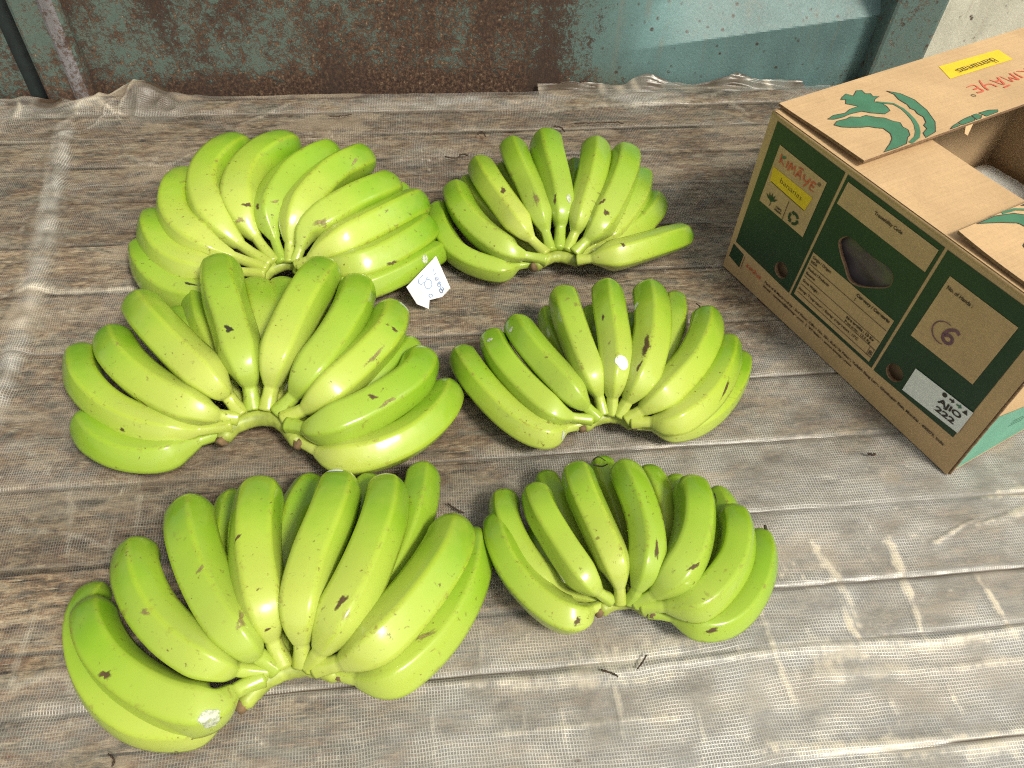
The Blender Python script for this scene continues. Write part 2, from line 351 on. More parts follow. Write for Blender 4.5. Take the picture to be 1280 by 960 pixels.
CREASES = [
    ([(690, 838), (760, 826), (860, 812)], 11, 1.0, 0.55), ([(800, 820), (850, 800), (905, 812)], 9, 0.8, 0.5), ([(1010, 822), (1120, 808), (1290, 792)], 8, 1.2, 0.6), ([(1080, 936), (1180, 930), (1300, 922)], 8, 1.2, 0.6),
    ([(1000, 925), (1040, 905), (1075, 915)], 9, 0.6, 0.4), ([(620, 858), (760, 850), (880, 838)], 5, 0.6, 0.5),  # (pixel polyline, width mm, height mm, whitening)
    ([(1046, 735), (1067, 788), (1094, 828)], 3.2, 1.6, 0.95), ([(1007, 661), (1032, 705), (1055, 742), (1083, 800)], 3.0, 1.4, 0.8),
    ([(1100, 658), (1128, 717), (1159, 799), (1170, 815)], 3.2, 1.6, 0.95), ([(1210, 706), (1238, 740), (1275, 805)], 3.2, 1.6, 0.9),
    ([(950, 752), (977, 835), (993, 894)], 2.6, 1.2, 0.75), ([(919, 788), (932, 841)], 2.6, 1.1, 0.7), ([(1099, 846), (1126, 910)], 2.8, 1.2, 0.75),
    ([(1179, 841), (1211, 905)], 2.8, 1.2, 0.75), ([(749, 772), (759, 835), (770, 867), (778, 945)], 2.4, 1.1, 0.6), ([(866, 862), (879, 936)], 2.2, 1.0, 0.55),
    ([(700, 870), (712, 955)], 2.2, 1.0, 0.45), ([(655, 870), (662, 950)], 2.2, 1.0, 0.4), ([(540, 880), (548, 955)], 2.4, 1.0, 0.5), ([(598, 760), (604, 850)], 2.4, 1.0, 0.4),
    ([(1162, 681), (1200, 662), (1232, 647)], 2.6, 3.0, 0.8), ([(1215, 661), (1280, 641), (1330, 625)], 3.0, 3.0, 0.8), ([(1215, 627), (1280, 614), (1340, 600)], 3.2, 2.0, 0.7),
    ([(1125, 655), (1165, 684)], 3.5, 1.5, 0.6), ([(600, 918), (720, 905), (866, 894)], 2.6, 1.2, 0.5), ([(940, 930), (1094, 932), (1280, 920), (1340, 912)], 5.0, 2.4, 0.75),
    ([(0, 882), (320, 868), (640, 850), (840, 830), (1000, 812), (1280, 788), (1340, 780)], 4.0, 3.0, 0.42), ([(1000, 848), (1150, 835), (1300, 822)], 4.5, 2.0, 0.5),
    ([(0, 365), (90, 363), (190, 361)], 5.0, 1.6, 0.85), ([(43, 755), (30, 800), (10, 868)], 3.0, 1.6, 0.55), ([(0, 663), (77, 665), (150, 690)], 2.4, 1.4, 0.45),
    ([(88, 590), (84, 665), (80, 720)], 2.2, 1.0, 0.4), ([(172, 600), (168, 690)], 2.2, 1.0, 0.4), ([(140, 640), (136, 720)], 2.2, 1.0, 0.35), ([(100, 770), (86, 860), (80, 940)], 2.6, 1.2, 0.45), ([(0, 870), (60, 840), (110, 850)], 4, 1.4, 0.45),
    ([(-8, 520), (30, 410), (52, 330), (70, 230), (80, 160)], 12, 15.0, 0.25), ([(-30, 500), (20, 370), (52, 240), (66, 160)], 5, 6, 0.22),
    ([(0, 455), (80, 448)], 2.2, 1.2, 0.5), ([(0, 420), (70, 405)], 2.2, 1.0, 0.4), ([(60, 238), (160, 228)], 2.5, 1.4, 0.4), ([(150, 190), (200, 205), (250, 185)], 2.5, 1.2, 0.45),
    ([(65, 175), (110, 160), (150, 132)], 3.0, 4.0, 0.4), ([(145, 150), (165, 128), (190, 112)], 3.5, 3.5, 0.5), ([(290, 158), (340, 140), (380, 125)], 4.0, 2.0, 0.5),
    ([(660, 140), (760, 133), (850, 128), (905, 118)], 5.0, 2.2, 0.45), ([(890, 125), (920, 132), (945, 148)], 3.0, 2.0, 0.45), ([(600, 365), (612, 350), (620, 366)], 2, 1, 0.7),
    ([(1000, 590), (1060, 600)], 3, 1.2, 0.35), ([(800, 640), (950, 655)], 2.5, 1.0, 0.25)]
grime = np.zeros_like(Z); nf = vnoise(GX*85, GY*85, 101)*0.6+vnoise(GX*210, GY*210, 102)*0.6+vnoise(GX*420, GY*420, 103)*0.4
brk = np.clip(0.55+2.2*vnoise(GX*60, GY*60, 6)+1.3*vnoise(GX*150, GY*150, 7), 0, 1)
for pts, wd, ht, wh in CREASES:
    q = [duv(*p) for p in pts]; gx, gy = GX, GY
    if len(q) > 2: q = [tuple(r[:2]) for r in catmull([(a, b, 0) for a, b in q], 0)[0][::6]]
    GX, GY = gx+jx, gy+jy; d = polydist(q)*1000; GX, GY = gx, gy
    ends = np.minimum(np.hypot(GX-q[0][0], GY-q[0][1]), np.hypot(GX-q[-1][0], GY-q[-1][1])); tp_ = np.clip(ends/0.03+0.15, 0, 1)
    wv = wd*(0.8+0.9*np.clip(amt+0.3, 0, 1)); e = np.exp(-(d/wv)**2)*tp_; Z += e*ht*0.0006
    mod = np.clip(0.95+1.5*amt, 0.35, 1.25)*(0.45+0.55*brk)
    crease = np.maximum(crease, np.clip(2.0*(np.exp(-(d/(wv*1.15))**2)*tp_-0.33+0.80*nf+0.35*amt), 0, 1)*wh*0.85*(0.75+0.8*nf))
for g in GAPS[1:-1]:                                        # the film sags a little into the joints
    yy = GY-g-0.0025*vnoise(GX*9, GY*0+g*40, 91)-0.0012*vnoise(GX*40, GY*0+g*40, 92); on = np.clip(0.35+2.6*vnoise(GX*4.5, GY*0+g*77, 93), 0.0, 1)
    Z += (-0.0020*np.exp(-(yy/0.0022)**2)+0.0006*np.exp(-((yy-0.006)/0.004)**2))*(0.35+0.65*on)
    grime = np.maximum(grime, np.exp(-(yy/0.0014)**2)*(0.25+0.75*on))
    if g == 0.283: grime = np.maximum(grime, 0.50*np.exp(-(yy/0.0052)**6)*np.clip((GX-0.12)/0.08, 0, 1)*np.clip(0.8+vnoise(GX*30, GY*30, 98), 0, 1)); continue
    crease = np.maximum(crease, 0.15*np.exp(-((yy-0.0055)/0.0035)**2)*on*(0.4+brk))
Z += 0.007*np.exp(-((GY-1.085)/0.022)**2)*(0.8+1.2*vnoise(GX*6, GY*0, 12))   # rolled edge at the wall
cu, cv = duv(175, 128); 
Z += 0.030*np.exp(-((GX-cu-0.01)/0.040)**2)*np.clip((GY-1.06)/0.05, 0, 1)**1.3 # lifted corner
fl = np.clip((cu+0.10-GX)/0.06, 0, 1)*np.clip((GY-1.035)/0.05, 0, 1)
rdg = 1-2*np.abs(vnoise(GX*17+GY*9, GY*22-GX*7, 15))*2; Z += fl*(0.005*rdg+0.004*(1-4*np.abs(vnoise(GX*38-GY*20, GY*40+GX*15, 16))))
crease = np.maximum(crease, fl*np.clip((rdg-0.72)*3.0, 0, 1)*0.8); grime_fl = fl*np.clip((0.15-rdg)*1.2, 0, 0.8)
EDGE = 1.118 + 0.012*vnoise(GX*5, GY*0, 20) + 0.004*vnoise(GX*30, GY*0, 21)
GYe = np.minimum(GY, EDGE)
V = np.stack([GX.ravel(), GYe.ravel(), (Z-0.0012).ravel()], 1)
me = bpy.data.meshes.new('plastic_sheet'); nv = NX*NY; me.vertices.add(nv); me.vertices.foreach_set('co', V.ravel())
idx = np.arange(nv).reshape(NY, NX); Q = np.stack([idx[:-1, :-1], idx[:-1, 1:], idx[1:, 1:], idx[1:, :-1]], -1).reshape(-1, 4)
me.loops.add(Q.size); me.loops.foreach_set('vertex_index', Q.ravel()); me.polygons.add(len(Q)); me.polygons.foreach_set('loop_start', np.arange(0, Q.size, 4)); me.update(calc_edges=True); me.validate()
n3o = sum(vnoise(GX*6*2**o, GY*11*2**o, 31+o)*0.74**o for o in range(7))*0.8; n4o = sum(vnoise(GX*9*2**o, GY*26*2**o, 51+o)*0.68**o for o in range(5))
dust_and_light = np.clip(np.clip(0.50 + 1.1*(GX-0.10) + 2.2*(0.30-GY), -0.12, 0.88) + (0.55-0.25*np.clip(1.5*(0.45-GY)+GX, 0, 1))*n3o, 0.0, 1)  # dust with light painted in: film gets paler toward the near right
rollq = [duv(*p) for p in ((-14, 540), (30, 410), (52, 330), (70, 230), (82, 160))]; rd_ = polydist(rollq)
streak = 0.5+1.6*vnoise(GX*30+GY*8, GY*90, 111)+0.8*vnoise(GX*150, GY*60, 112)
dust_and_light = np.maximum(dust_and_light, np.clip(0.55*np.exp(-(rd_/0.012)**4)*(0.45+0.7*streak), 0, 1))
dust_and_light = np.maximum(dust_and_light, np.clip(0.40*np.exp(-((GY-1.088)/0.022)**2)*(0.6+2.2*n3o), 0, 1))  # painted sheen: paler band along the rolled far edge
stain = np.clip((n4o-0.18)*3.5, 0, 1)*np.clip(0.35+0.6*(GY-0.35), 0.15, 0.7); thick = np.clip(0.72+1.1*vnoise(GX*45, GY*45, 71)+0.5*n3o, 0.15, 1)
warp_x = 0.010*vnoise(GX*7, GY*7, 81)+0.0022*vnoise(GX*40, GY*40, 82); warp_y = 0.010*vnoise(GX*7, GY*7, 83)+0.0022*vnoise(GX*40, GY*40, 84)
gy_ = np.clip((vnoise(GX*30, GY*90, 94)+0.7*vnoise(GX*75, GY*200, 95)-0.50)*5, 0, 1)*np.clip(vnoise(GX*6, GY*8, 96)*3+0.4, 0, 1)
grime = np.clip(np.maximum(np.maximum(grime, grime_fl), 0.75*gy_)+0.8*np.exp(-((GY-1.118)/0.006)**2)*(0.5+vnoise(GX*20, GY*20, 97)), 0, 1)
for nm, arr in (('dust_and_light', dust_and_light), ('crease', crease), ('grime', grime), ('stain', stain), ('thick', thick), ('warp_x', warp_x), ('warp_y', warp_y)):
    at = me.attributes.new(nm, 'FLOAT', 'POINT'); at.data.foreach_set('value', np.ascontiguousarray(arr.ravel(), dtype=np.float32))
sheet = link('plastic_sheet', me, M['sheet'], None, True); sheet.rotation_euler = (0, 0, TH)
tag(sheet, 'clear woven plastic sheet with white scrim threads and dusty creases spread over the planks', 'plastic sheet')

# film strip caught between deck and wall, right of the middle
n1, n2 = 160, 16; VV = []; FF = []
for i in range(n1):
    for j in range(n2):
        u = 0.19+0.43*i/(n1-1); t = j/(n2-1); e = 0.5+0.5*math.sin(i*0.12)+0.9*float(vnoise(np.array(u*28), np.array(0.3), 41))
        y = 1.112+0.024*t+0.006*float(vnoise(np.array(u*40+t*3), np.array(t*4), 42)); z = -0.006+t*(0.003+0.012*e*math.sin(math.pi*i/(n1-1))**0.7)+0.009*t*float(vnoise(np.array(u*55+t*7), np.array(t*3), 43))
        VV.append((u, min(y, 1.136), z))
for i in range(n1-1):
    for j in range(n2-1):
        a = i*n2+j; FF.append((a, a+n2, a+n2+1, a+1))
me = pydata('film_edge', VV, FF)
PV = np.array(VV)
fe = dict(dust_and_light=0.05+0.2*vnoise(PV[:, 0]*40, PV[:, 2]*60, 45), crease=np.clip(vnoise(PV[:, 0]*70+PV[:, 2]*60, PV[:, 2]*30, 44)*2.4-0.3, 0, 1), stain=np.full(len(VV), 0.15), thick=np.full(len(VV), 0.1),
          grime=np.clip(0.75+1.1*vnoise(PV[:, 0]*60-PV[:, 2]*90, PV[:, 2]*40, 46), 0, 0.9), warp_x=np.zeros(len(VV)), warp_y=PV[:, 2])
for nm, arr in fe.items(): me.attributes.new(nm, 'FLOAT', 'POINT').data.foreach_set('value', np.ascontiguousarray(arr, dtype=np.float32))
link('film_edge', me, M['sheet'], sheet, True)

# ------------------------------------------------------------------ metal wall behind the deck
wall = tag(empty('metal_wall', tuple(VA*1.14), TH), 'rusty turquoise painted metal side wall with posts behind the deck', 'metal wall')
def panel(name, u0, u1, z0, z1, y0, mat, rustf, nx=80, nz=30, yf=None, parent=wall, back=0.012):
    V = []; F = []; rv = []
    for i in range(nx+1):
        for j in range(nz+1):
            u = u0+(u1-u0)*i/nx; z = z0+(z1-z0)*j/nz
            V.append((u, y0+(yf(u, z) if yf else 0), z)); rv.append(rustf(u, z))
    for i in range(nx):
        for j in range(nz):
            a = i*(nz+1)+j; F.append((a, a+nz+1, a+nz+2, a+1))
    k = len(V)                                             # back skin gives the plate its thickness
    for (u, z) in ((u0, z0), (u1, z0), (u1, z1), (u0, z1)): V.append((u, y0+back+0.06, z)); rv.append(0.5)
    F.append((k+3, k+2, k+1, k))
    me = pydata(name, V, F); at = me.attributes.new('rust', 'FLOAT', 'POINT'); at.data.foreach_set('value', rv)
    return link(name, me, mat, parent)
def sstep(a, b, x): t = min(1, max(0, (x-a)/(b-a))); return t*t*(3-2*t)
def rust_main(u, z):
    r = 0.49 + 0.16*sstep(-0.30, -0.02, u) - 0.58*sstep(0.10, 0.42, u) + 0.30*sstep(0.04, -0.02, z)*sstep(0.75, 0.2, u)
    return r + 0.22*sstep(0.60, 0.70, u)*sstep(0.05, 0.0, z)
def shadow_edge_y(u, z):                                        # shape added for a shadow edge: plate leans back, brighter above it
    zc = 0.063+(u-0.443)*0.133; a = 0.95*sstep(0.28, 0.50, u)*sstep(0.76, 0.70, u)
    return max(0.0, min(z-zc, 0.10))*a
panel('panel', -0.475, 0.72, -0.05, 0.34, 0, M['teal'], rust_main, 320, 150, shadow_edge_y)
panel('panel', -1.3, -0.556, -0.05, 0.34, -0.004, M['teal'], lambda u, z: 0.46+0.2*sstep(0.03, -0.02, z), 60, 20)
panel('panel', 0.79, 1.8, -0.05, 0.34, -0.012, M['cream'], lambda u, z: -0.10, 40, 20)
def post(u0, u1, y0, rf):
    V = []; F = []; rv = []; prof = [(u0, 0.03), (u0, y0+0.006), (u0+0.002, y0+0.002), (u0+0.006, y0), (u1-0.008, y0), (u1-0.003, y0+0.002), (u1, y0+0.008), (u1, 0.03)]
    nz = 40
    for j in range(nz+1):
        z = -0.05+0.39*j/nz
        for (u, y) in prof: V.append((u, y, z)); rv.append(rf(z))
    m = len(prof)
    for j in range(nz):
        for i in range(m-1): a = j*m+i; F.append((a, a+1, a+m+1, a+m))
    F.append(tuple(range(nz*m, nz*m+m)))
    me = pydata('post', V, F); at = me.attributes.new('rust', 'FLOAT', 'POINT'); at.data.foreach_set('value', rv)
    return link('post', me, M['teal'], wall)
post(-0.528, -0.462, -0.022, lambda z: 0.50+0.25*sstep(0.06, -0.02, z))
post(0.712, 0.797, -0.030, lambda z: 0.36)
box_obj('slot', (-0.566, -0.52, 0.006, 0.02, -0.05, 0.33), M['slot'], wall)
bd = post(-0.490, -0.466, -0.0245, lambda z: 0.46); bd.name = 'edge_bead'; bd.data.materials[0] = M['lilac']

# ------------------------------------------------------------------ banana hands
SEG = 40
def section(seg):
    th = np.linspace(0, 2*np.pi, seg, endpoint=False); w_ = 2*np.pi/5
    loc = (th % w_) - w_/2; poly = math.cos(w_/2)/np.cos(loc); poly /= poly.mean()
    rid = (np.abs(loc)/(w_/2))**6
    return 0.30+0.70*poly, rid
SECT, RIDGE = section(SEG)
def finger(parent, pts, hw, zm, zc, sc, stem=0.33, flare=1.95):
    """pts: pixel centre-line, tip -> ... -> neck -> crown; hw: half-width in px (tip end, neck end)"""
    pts = list(reversed(pts)); n = len(pts); hwt, hwn = hw if isinstance(hw, tuple) else (hw, hw)
    P = []
    for i, (x, y) in enumerate(pts):
        if i == 0: z = zc
        elif i == 1: z = zc+0.45*(zm-zc)
        elif i == 2: z = zc+0.88*(zm-zc)
        elif i == n-1: z = max(zm-0.012, 0.016)
        else: z = zm
        P.append(un(x, y, z))
    out, s = catmull(P, 0); S = s[-1]; sn = s[24]
    mid = P[n//2+1 if n > 4 else n//2]; dpt = depth(mid); r0 = 0.5*(hwt+hwn)/FPX*dpt*1.17
    NR = 64
    tt = np.concatenate([np.linspace(0, sn, 10, endpoint=False), np.linspace(sn, sn+1.6*r0, 14, endpoint=False), np.linspace(sn+1.6*r0, S-1.3*r0, 22, endpoint=False), S-1.3*r0*(1-np.sin(np.linspace(0, np.pi/2, 18)))])
    C = resample(out, s, tt)
    for _ in range(2): C[1:-1] = 0.25*C[:-2]+0.5*C[1:-1]+0.25*C[2:]
    R = np.zeros(len(tt)); st = stem*r0
    for i, q in enumerate(tt):
        f = (q-sn)/max(S-sn, 1e-6); full = (hwn+(hwt-hwn)*min(1, max(0, f)))/(0.5*(hwt+hwn))*r0
        if q <= sn: r = st*(1.30-0.30*min(1, q/sn*1.6)) if sn > 0 else st
        else:
            x = min(1, (q-sn+0.2*r0)/(flare*r0)); e = (x*x*(3-2*x))**0.78
            r = st+(full*0.98-st)*e
        u = (S-q)/(1.3*r0)
        if u < 1: r = min(r, full*(0.22+0.78*math.sqrt(max(0, 1-(1-u)**2.3))))
        R[i] = r
    bodyness = np.clip((tt-sn*0.6)/(sn*0.6+r0), 0, 1)
    tipn = np.clip((S-tt)/(2.2*r0), 0.25, 1); sec = 1+(SECT-1)[None, :]*((0.35+0.65*bodyness)*tipn)[:, None]
    ph = random.uniform(0, 2*np.pi)
    lump = 1+0.012*np.sin(np.linspace(0, 2*np.pi, SEG, endpoint=False)[None, :]*2+ph+np.linspace(0, 5, len(tt))[:, None])
    roll = random.randrange(SEG//5); sec = np.roll(sec, roll, axis=1)
    Vv, Ff = sweep(C, R, SEG, sec*lump)
    me = pydata('banana', Vv, Ff)
    along = np.repeat(np.where(tt < sn, 0.16*tt/sn, 0.16+0.84*(tt-sn)/(S-sn)), SEG); rid = np.tile(np.roll(RIDGE, roll), len(tt))
    for nm, arr in (('along', along), ('ridge', rid)):
        at = me.attributes.new(nm, 'FLOAT', 'POINT'); at.data.foreach_set('value', np.ascontiguousarray(arr, dtype=np.float32))
    o = link('banana', me, M['banana'], parent, True)
    # dried blossom end
    t = C[-1]-C[-3]; t /= np.linalg.norm(t); rr = R[-1]*1.02
    Cn = np.array([C[-1]-t*rr*0.4, C[-1]+t*rr*0.25, C[-1]+t*rr*0.6, C[-1]+t*rr*0.8]); Vn, Fn = sweep(Cn, np.array([rr*0.95, rr*0.9, rr*0.7, rr*0.35]), 10, 1+0.12*rng.standard_normal(10))
    link('blossom_end', pydata('blossom_end', Vn, Fn), M['dark'], o, True)
    return dict(o=o, V=Vv, F=Ff, bvh=BVHTree.FromPolygons([tuple(v) for v in Vv], Ff))
def pixray(px, py):
    d = CF*FPX + CR*(px-640) + CU*(480-py); return Vector(d/np.linalg.norm(d))
def patch(fingers, px, py, rx, ry, ang, mat, name, jag=0.0, off=0.00035, n=22):
    """a flat mark lying on the skin of whichever finger is seen at this spot; rx, ry in px"""
    best = None
    for f in fingers:
        h = f['bvh'].ray_cast(Vector(CC), pixray(px, py))
        if h[0] is not None and (best is None or h[3] < best[1][3]): best = (f, h)
    if best is None: return
    f, (P, N, _, dist) = best
    if N.dot(pixray(px, py)) > 0: N = -N
    k = dist/FPX; ex = (Vector(CR) - N*N.dot(Vector(CR))).normalized(); ey = N.cross(ex)
    V = []; F = []; rings = 4
    def drop(a, b):
        q = P+ex*a+ey*b; h = f['bvh'].ray_cast(q+N*0.012, -N, 0.03)
        return (h[0]+N*off) if h[0] is not None else q+N*off
    
    if mat.endswith('scar'): rx *= 1.45; ry *= 1.45
    V.append(drop(0, 0)); pa, pb, pc = [random.uniform(0, 6.28) for _ in range(3)]; rs = [1+jag*(0.6*math.sin(2*6.283*i/n+pa)+0.45*math.sin(3*6.283*i/n+pb)+0.3*math.sin(5*6.283*i/n+pc)) for i in range(n)]; ca, sa = math.cos(ang), math.sin(ang)
    for r in range(1, rings+1):
        for i in range(n):
            a = 2*math.pi*i/n; x = rx*k*math.cos(a)*rs[i]*r/rings; y = ry*k*math.sin(a)*rs[i]*r/rings
            V.append(drop(x*ca-y*sa, x*sa+y*ca))
    for i in range(n):
        F.append((0, 1+i, 1+(i+1) % n))
        for r in range(rings-1):
            a = 1+r*n+i; b = 1+r*n+(i+1) % n; F.append((a, a+n, b+n, b))
    me = pydata(name, V, F); at = me.attributes.new('core', 'FLOAT', 'POINT'); at.data.foreach_set('value', [1.0]+[1-r/rings for r in range(1, rings+1) for _ in range(n)])
    link(name, me, M[mat], f['o'], True)

HANDS = {}
def hand(key, label, off, sc, fingers, crown, zc=0.032, crown_r=0.0125, stem=0.33, flare=1.95):
    cpx = crown[len(crown)//2]; base = un(off[0]+cpx[0]/sc, off[1]+cpx[1]/sc, 0)
    root = empty('banana_hand', (0, 0, 0)); tag(root, label, 'bananas', 'hands of green bananas laid out on the sheet')
    fs = []
    for pts, hw, zm in fingers:
        hw = hw if isinstance(hw, tuple) else (hw, hw)
        fs.append(finger(root, [(off[0]+x/sc, off[1]+y/sc) for x, y in pts], (hw[0]/sc, hw[1]/sc), zm, zc if zm > 0.035 else min(zc, 0.024), sc, stem, flare))
    P = [un(off[0]+x/sc, off[1]+y/sc, zc-0.007) for x, y in crown]; out, s = catmull(P, 0); tt = np.linspace(0, s[-1], 26); C = resample(out, s, tt)
    R = 0.60*crown_r*(1+0.05*rng.standard_normal(26)); R = np.convolve(np.pad(R, 1, 'edge'), [.25, .5, .25], 'valid'); R[0] *= 0.7; R[-1] *= 0.7
    Vv, Ff = sweep(C, R, 16, 1+0.025*rng.standard_normal((26, 16)))
    c = link('crown', pydata('crown', Vv, Ff), M['crown'], root, True)
    for e, dirn in ((0, -1), (-1, 1)):                       # dried cut faces of the crown
        t = C[e]-C[e-dirn if e == -1 else 1]; t = t/np.linalg.norm(t); rr = R[e]
        Cc = np.array([C[e]-t*0.004, C[e]+t*0.002, C[e]+t*0.005]); Vn, Fn = sweep(Cc, np.array([rr*1.03, rr*1.0, rr*0.7]), 12, 1+0.15*rng.standard_normal((3, 12)))
        link('cut_end', pydata('cut_end', Vn, Fn), M['cut'], c, True)
    HANDS[key] = fs; return fs
UPP, MIDZ, LOW, SIDE = 0.062, 0.046, 0.024, 0.030
hand('L1', 'green banana hand at the back left whose right end touches a crumpled paper tag', (160, 150), 3.0476, [
    ([(1192, 495), (1130, 530), (1030, 585), (890, 640), (780, 640), (700, 600), (640, 570)], (46, 50), 0.026),
    ([(1140, 400), (1090, 450), (980, 515), (880, 555), (800, 560), (730, 560), (650, 555)], (58, 64), 0.040),
    ([(1118, 315), (1050, 345), (930, 405), (800, 470), (740, 500), (690, 535), (645, 552)], (62, 66), 0.050),
    ([(1010, 250), (950, 275), (850, 320), (740, 385), (680, 425), (655, 490), (635, 545)], (62, 66), 0.056),
    ([(912, 150), (860, 165), (770, 215), (690, 295), (630, 390), (618, 470), (615, 545)], (58, 66), 0.058),
    ([(790, 122), (710, 150), (620, 210), (565, 290), (535, 370), (560, 455), (590, 545)], (52, 62), 0.058),
    ([(640, 95), (560, 115), (475, 180), (430, 270), (435, 360), (490, 450), (560, 545)], (58, 72), 0.058),
    ([(450, 100), (375, 135), (310, 210), (300, 300), (345, 395), (430, 475), (545, 555)], (62, 70), 0.054),
    ([(250, 220), (195, 270), (180, 350), (215, 425), (300, 485), (400, 520), (535, 570)], (60, 66), 0.046),
    ([(110, 372), (100, 430), (140, 510), (215, 560), (310, 580), (410, 578), (525, 585)], (56, 62), 0.036),
    ([(55, 475), (75, 560), (140, 635), (230, 670), (330, 670), (430, 630), (515, 605)], (52, 58), 0.024),
    ([(1060, 280), (1000, 300), (900, 360), (800, 440), (740, 500), (660, 550)], (46, 50), 0.030)],
    [(500, 615), (545, 572), (605, 548), (660, 555), (700, 590)], stem=0.255, flare=2.5)
hand('L2', 'green banana hand at the middle left, its large front fingers fanned widest', (60, 310), 2.3704, [
    ([(112, 500), (150, 560), (230, 605), (330, 615), (400, 590), (450, 570), (545, 540)], (50, 50), 0.024),
    ([(100, 305), (108, 390), (180, 470), (280, 520), (380, 540), (445, 540), (545, 525)], (48, 44), 0.038),
    ([(190, 255), (215, 325), (285, 395), (375, 450), (460, 485), (505, 497), (560, 505)], (52, 54), 0.050),
    ([(265, 158), (315, 225), (390, 305), (460, 370), (500, 410), (532, 440), (575, 495)], (54, 54), 0.060),
    ([(512, 48), (518, 130), (545, 220), (570, 310), (585, 360), (598, 410), (608, 480)], (58, 54), 0.066),
    ([(830, 60), (780, 120), (730, 210), (690, 300), (672, 350), (662, 410), (648, 480)], (58, 54), 0.066),
    ([(922, 105), (900, 180), (850, 270), (795, 345), (760, 390), (730, 435), (680, 490)], (54, 56), 0.062),
    ([(1020, 178), (1000, 255), (940, 325), (870, 390), (810, 440), (760, 478), (700, 505)], (52, 56), 0.054),
    ([(1110, 315), (1085, 385), (1000, 450), (900, 505), (810, 535), (765, 535), (715, 525)], (52, 60), 0.046),
    ([(1185, 410), (1160, 480), (1080, 555), (970, 605), (870, 620), (800, 600), (740, 560)], (50, 54), 0.028),
    ([(375, 195), (420, 260), (480, 350), (540, 430), (580, 500)], 38, 0.028),
    ([(445, 140), (460, 230), (500, 320), (550, 420), (595, 500)], 46, 0.030),
    ([(605, 118), (635, 200), (640, 300), (632, 390), (625, 490)], 56, 0.030),
    ([(690, 110), (710, 190), (700, 300), (670, 400), (640, 490)], 48, 0.026),
    ([(825, 150), (790, 240), (750, 330), (700, 430), (660, 490)], 46, 0.028),
    ([(1080, 285), (1030, 345), (950, 420), (850, 470), (700, 505)], 44, 0.028)],
    [(515, 570), (550, 530), (610, 505), (670, 505), (715, 535), (745, 580)], crown_r=0.014)
hand('L3', 'largest green banana hand, nearest the camera on the left with a brown cut stub', (70, 560), 2.2857, [
    ([(132, 395), (80, 480), (85, 600), (150, 720), (260, 790), (390, 790), (480, 740), (560, 680)], (44, 54), 0.026),
    ([(110, 445), (115, 530), (170, 620), (260, 690), (360, 735), (450, 740), (510, 695), (590, 655)], (56, 66), 0.044),
    ([(235, 280), (232, 360), (270, 455), (335, 535), (410, 590), (470, 620), (515, 630), (605, 640)], (60, 56), 0.056),
    ([(385, 160), (385, 240), (415, 345), (460, 440), (510, 515), (545, 560), (575, 590), (630, 630)], (62, 58), 0.062),
    ([(515, 135), (490, 220), (485, 330), (520, 440), (580, 540), (630, 630)], 44, 0.030),
    ([(590, 105), (570, 200), (568, 300), (582, 400), (600, 480), (618, 545), (650, 620)], (64, 60), 0.068),
    ([(745, 95), (695, 170), (660, 280), (650, 400), (650, 500), (665, 620)], 48, 0.030),
    ([(818, 85), (785, 190), (740, 300), (710, 400), (698, 480), (702, 555), (705, 615)], (62, 62), 0.068),
    ([(905, 90), (860, 200), (815, 320), (760, 440), (720, 610)], 46, 0.030),
    ([(948, 95), (935, 195), (895, 310), (845, 420), (800, 500), (755, 580), (725, 620)], (58, 66), 0.064),
    ([(1052, 55), (1035, 160), (1000, 270), (950, 370), (880, 470), (780, 570), (730, 620)], (46, 50), 0.034),
    ([(1140, 210), (1115, 300), (1045, 410), (960, 510), (890, 570), (815, 612), (745, 625)], (62, 68), 0.054),
    ([(1195, 240), (1175, 370), (1110, 500), (1020, 600), (940, 650), (860, 655), (770, 630)], (52, 60), 0.030)],
    [(530, 735), (575, 685), (630, 645), (690, 628), (750, 628), (810, 650)], crown_r=0.0125)
hand('R1', 'green banana hand at the back right, one finger pointing at the box', (530, 150), 3.657, [
    ([(70, 395), (80, 500), (150, 605), (260, 665), (360, 685), (430, 665), (530, 650)], (50, 48), 0.022),
    ([(140, 310), (170, 400), (240, 490), (325, 560), (400, 605), (460, 620), (560, 640)], (58, 58), 0.040),
    ([(195, 275), (240, 360), (320, 450), (420, 540), (550, 630)], 42, 0.026),
    ([(250, 200), (295, 285), (360, 380), (420, 460), (455, 505), (490, 545), (560, 615)], (58, 54), 0.050),
    ([(400, 115), (430, 200), (478, 305), (515, 395), (535, 450), (555, 510), (580, 600)], (60, 50), 0.056),
    ([(557, 88), (572, 170), (600, 270), (620, 360), (626, 430), (624, 490), (618, 595)], (72, 54), 0.058),
    ([(350, 215), (420, 330), (490, 440), (570, 600)], 38, 0.024),
    ([(690, 195), (690, 290), (665, 420), (630, 590)], 38, 0.024),
    ([(785, 118), (780, 200), (757, 305), (725, 405), (710, 460), (690, 515), (652, 600)], (64, 52), 0.058),
    ([(920, 150), (915, 230), (875, 340), (825, 440), (790, 500), (745, 550), (685, 610)], (68, 62), 0.054),
    ([(1000, 245), (985, 340), (935, 430), (870, 510), (780, 570), (695, 625)], (46, 50), 0.034),
    ([(1055, 355), (1040, 420), (965, 500), (870, 560), (770, 600), (700, 630)], (52, 56), 0.022),
    ([(1200, 520), (1130, 545), (1020, 580), (910, 612), (830, 625), (765, 635), (700, 640)], (52, 62), 0.040)],
    [(505, 670), (545, 645), (600, 625), (655, 630), (710, 650)], crown_r=0.0115)
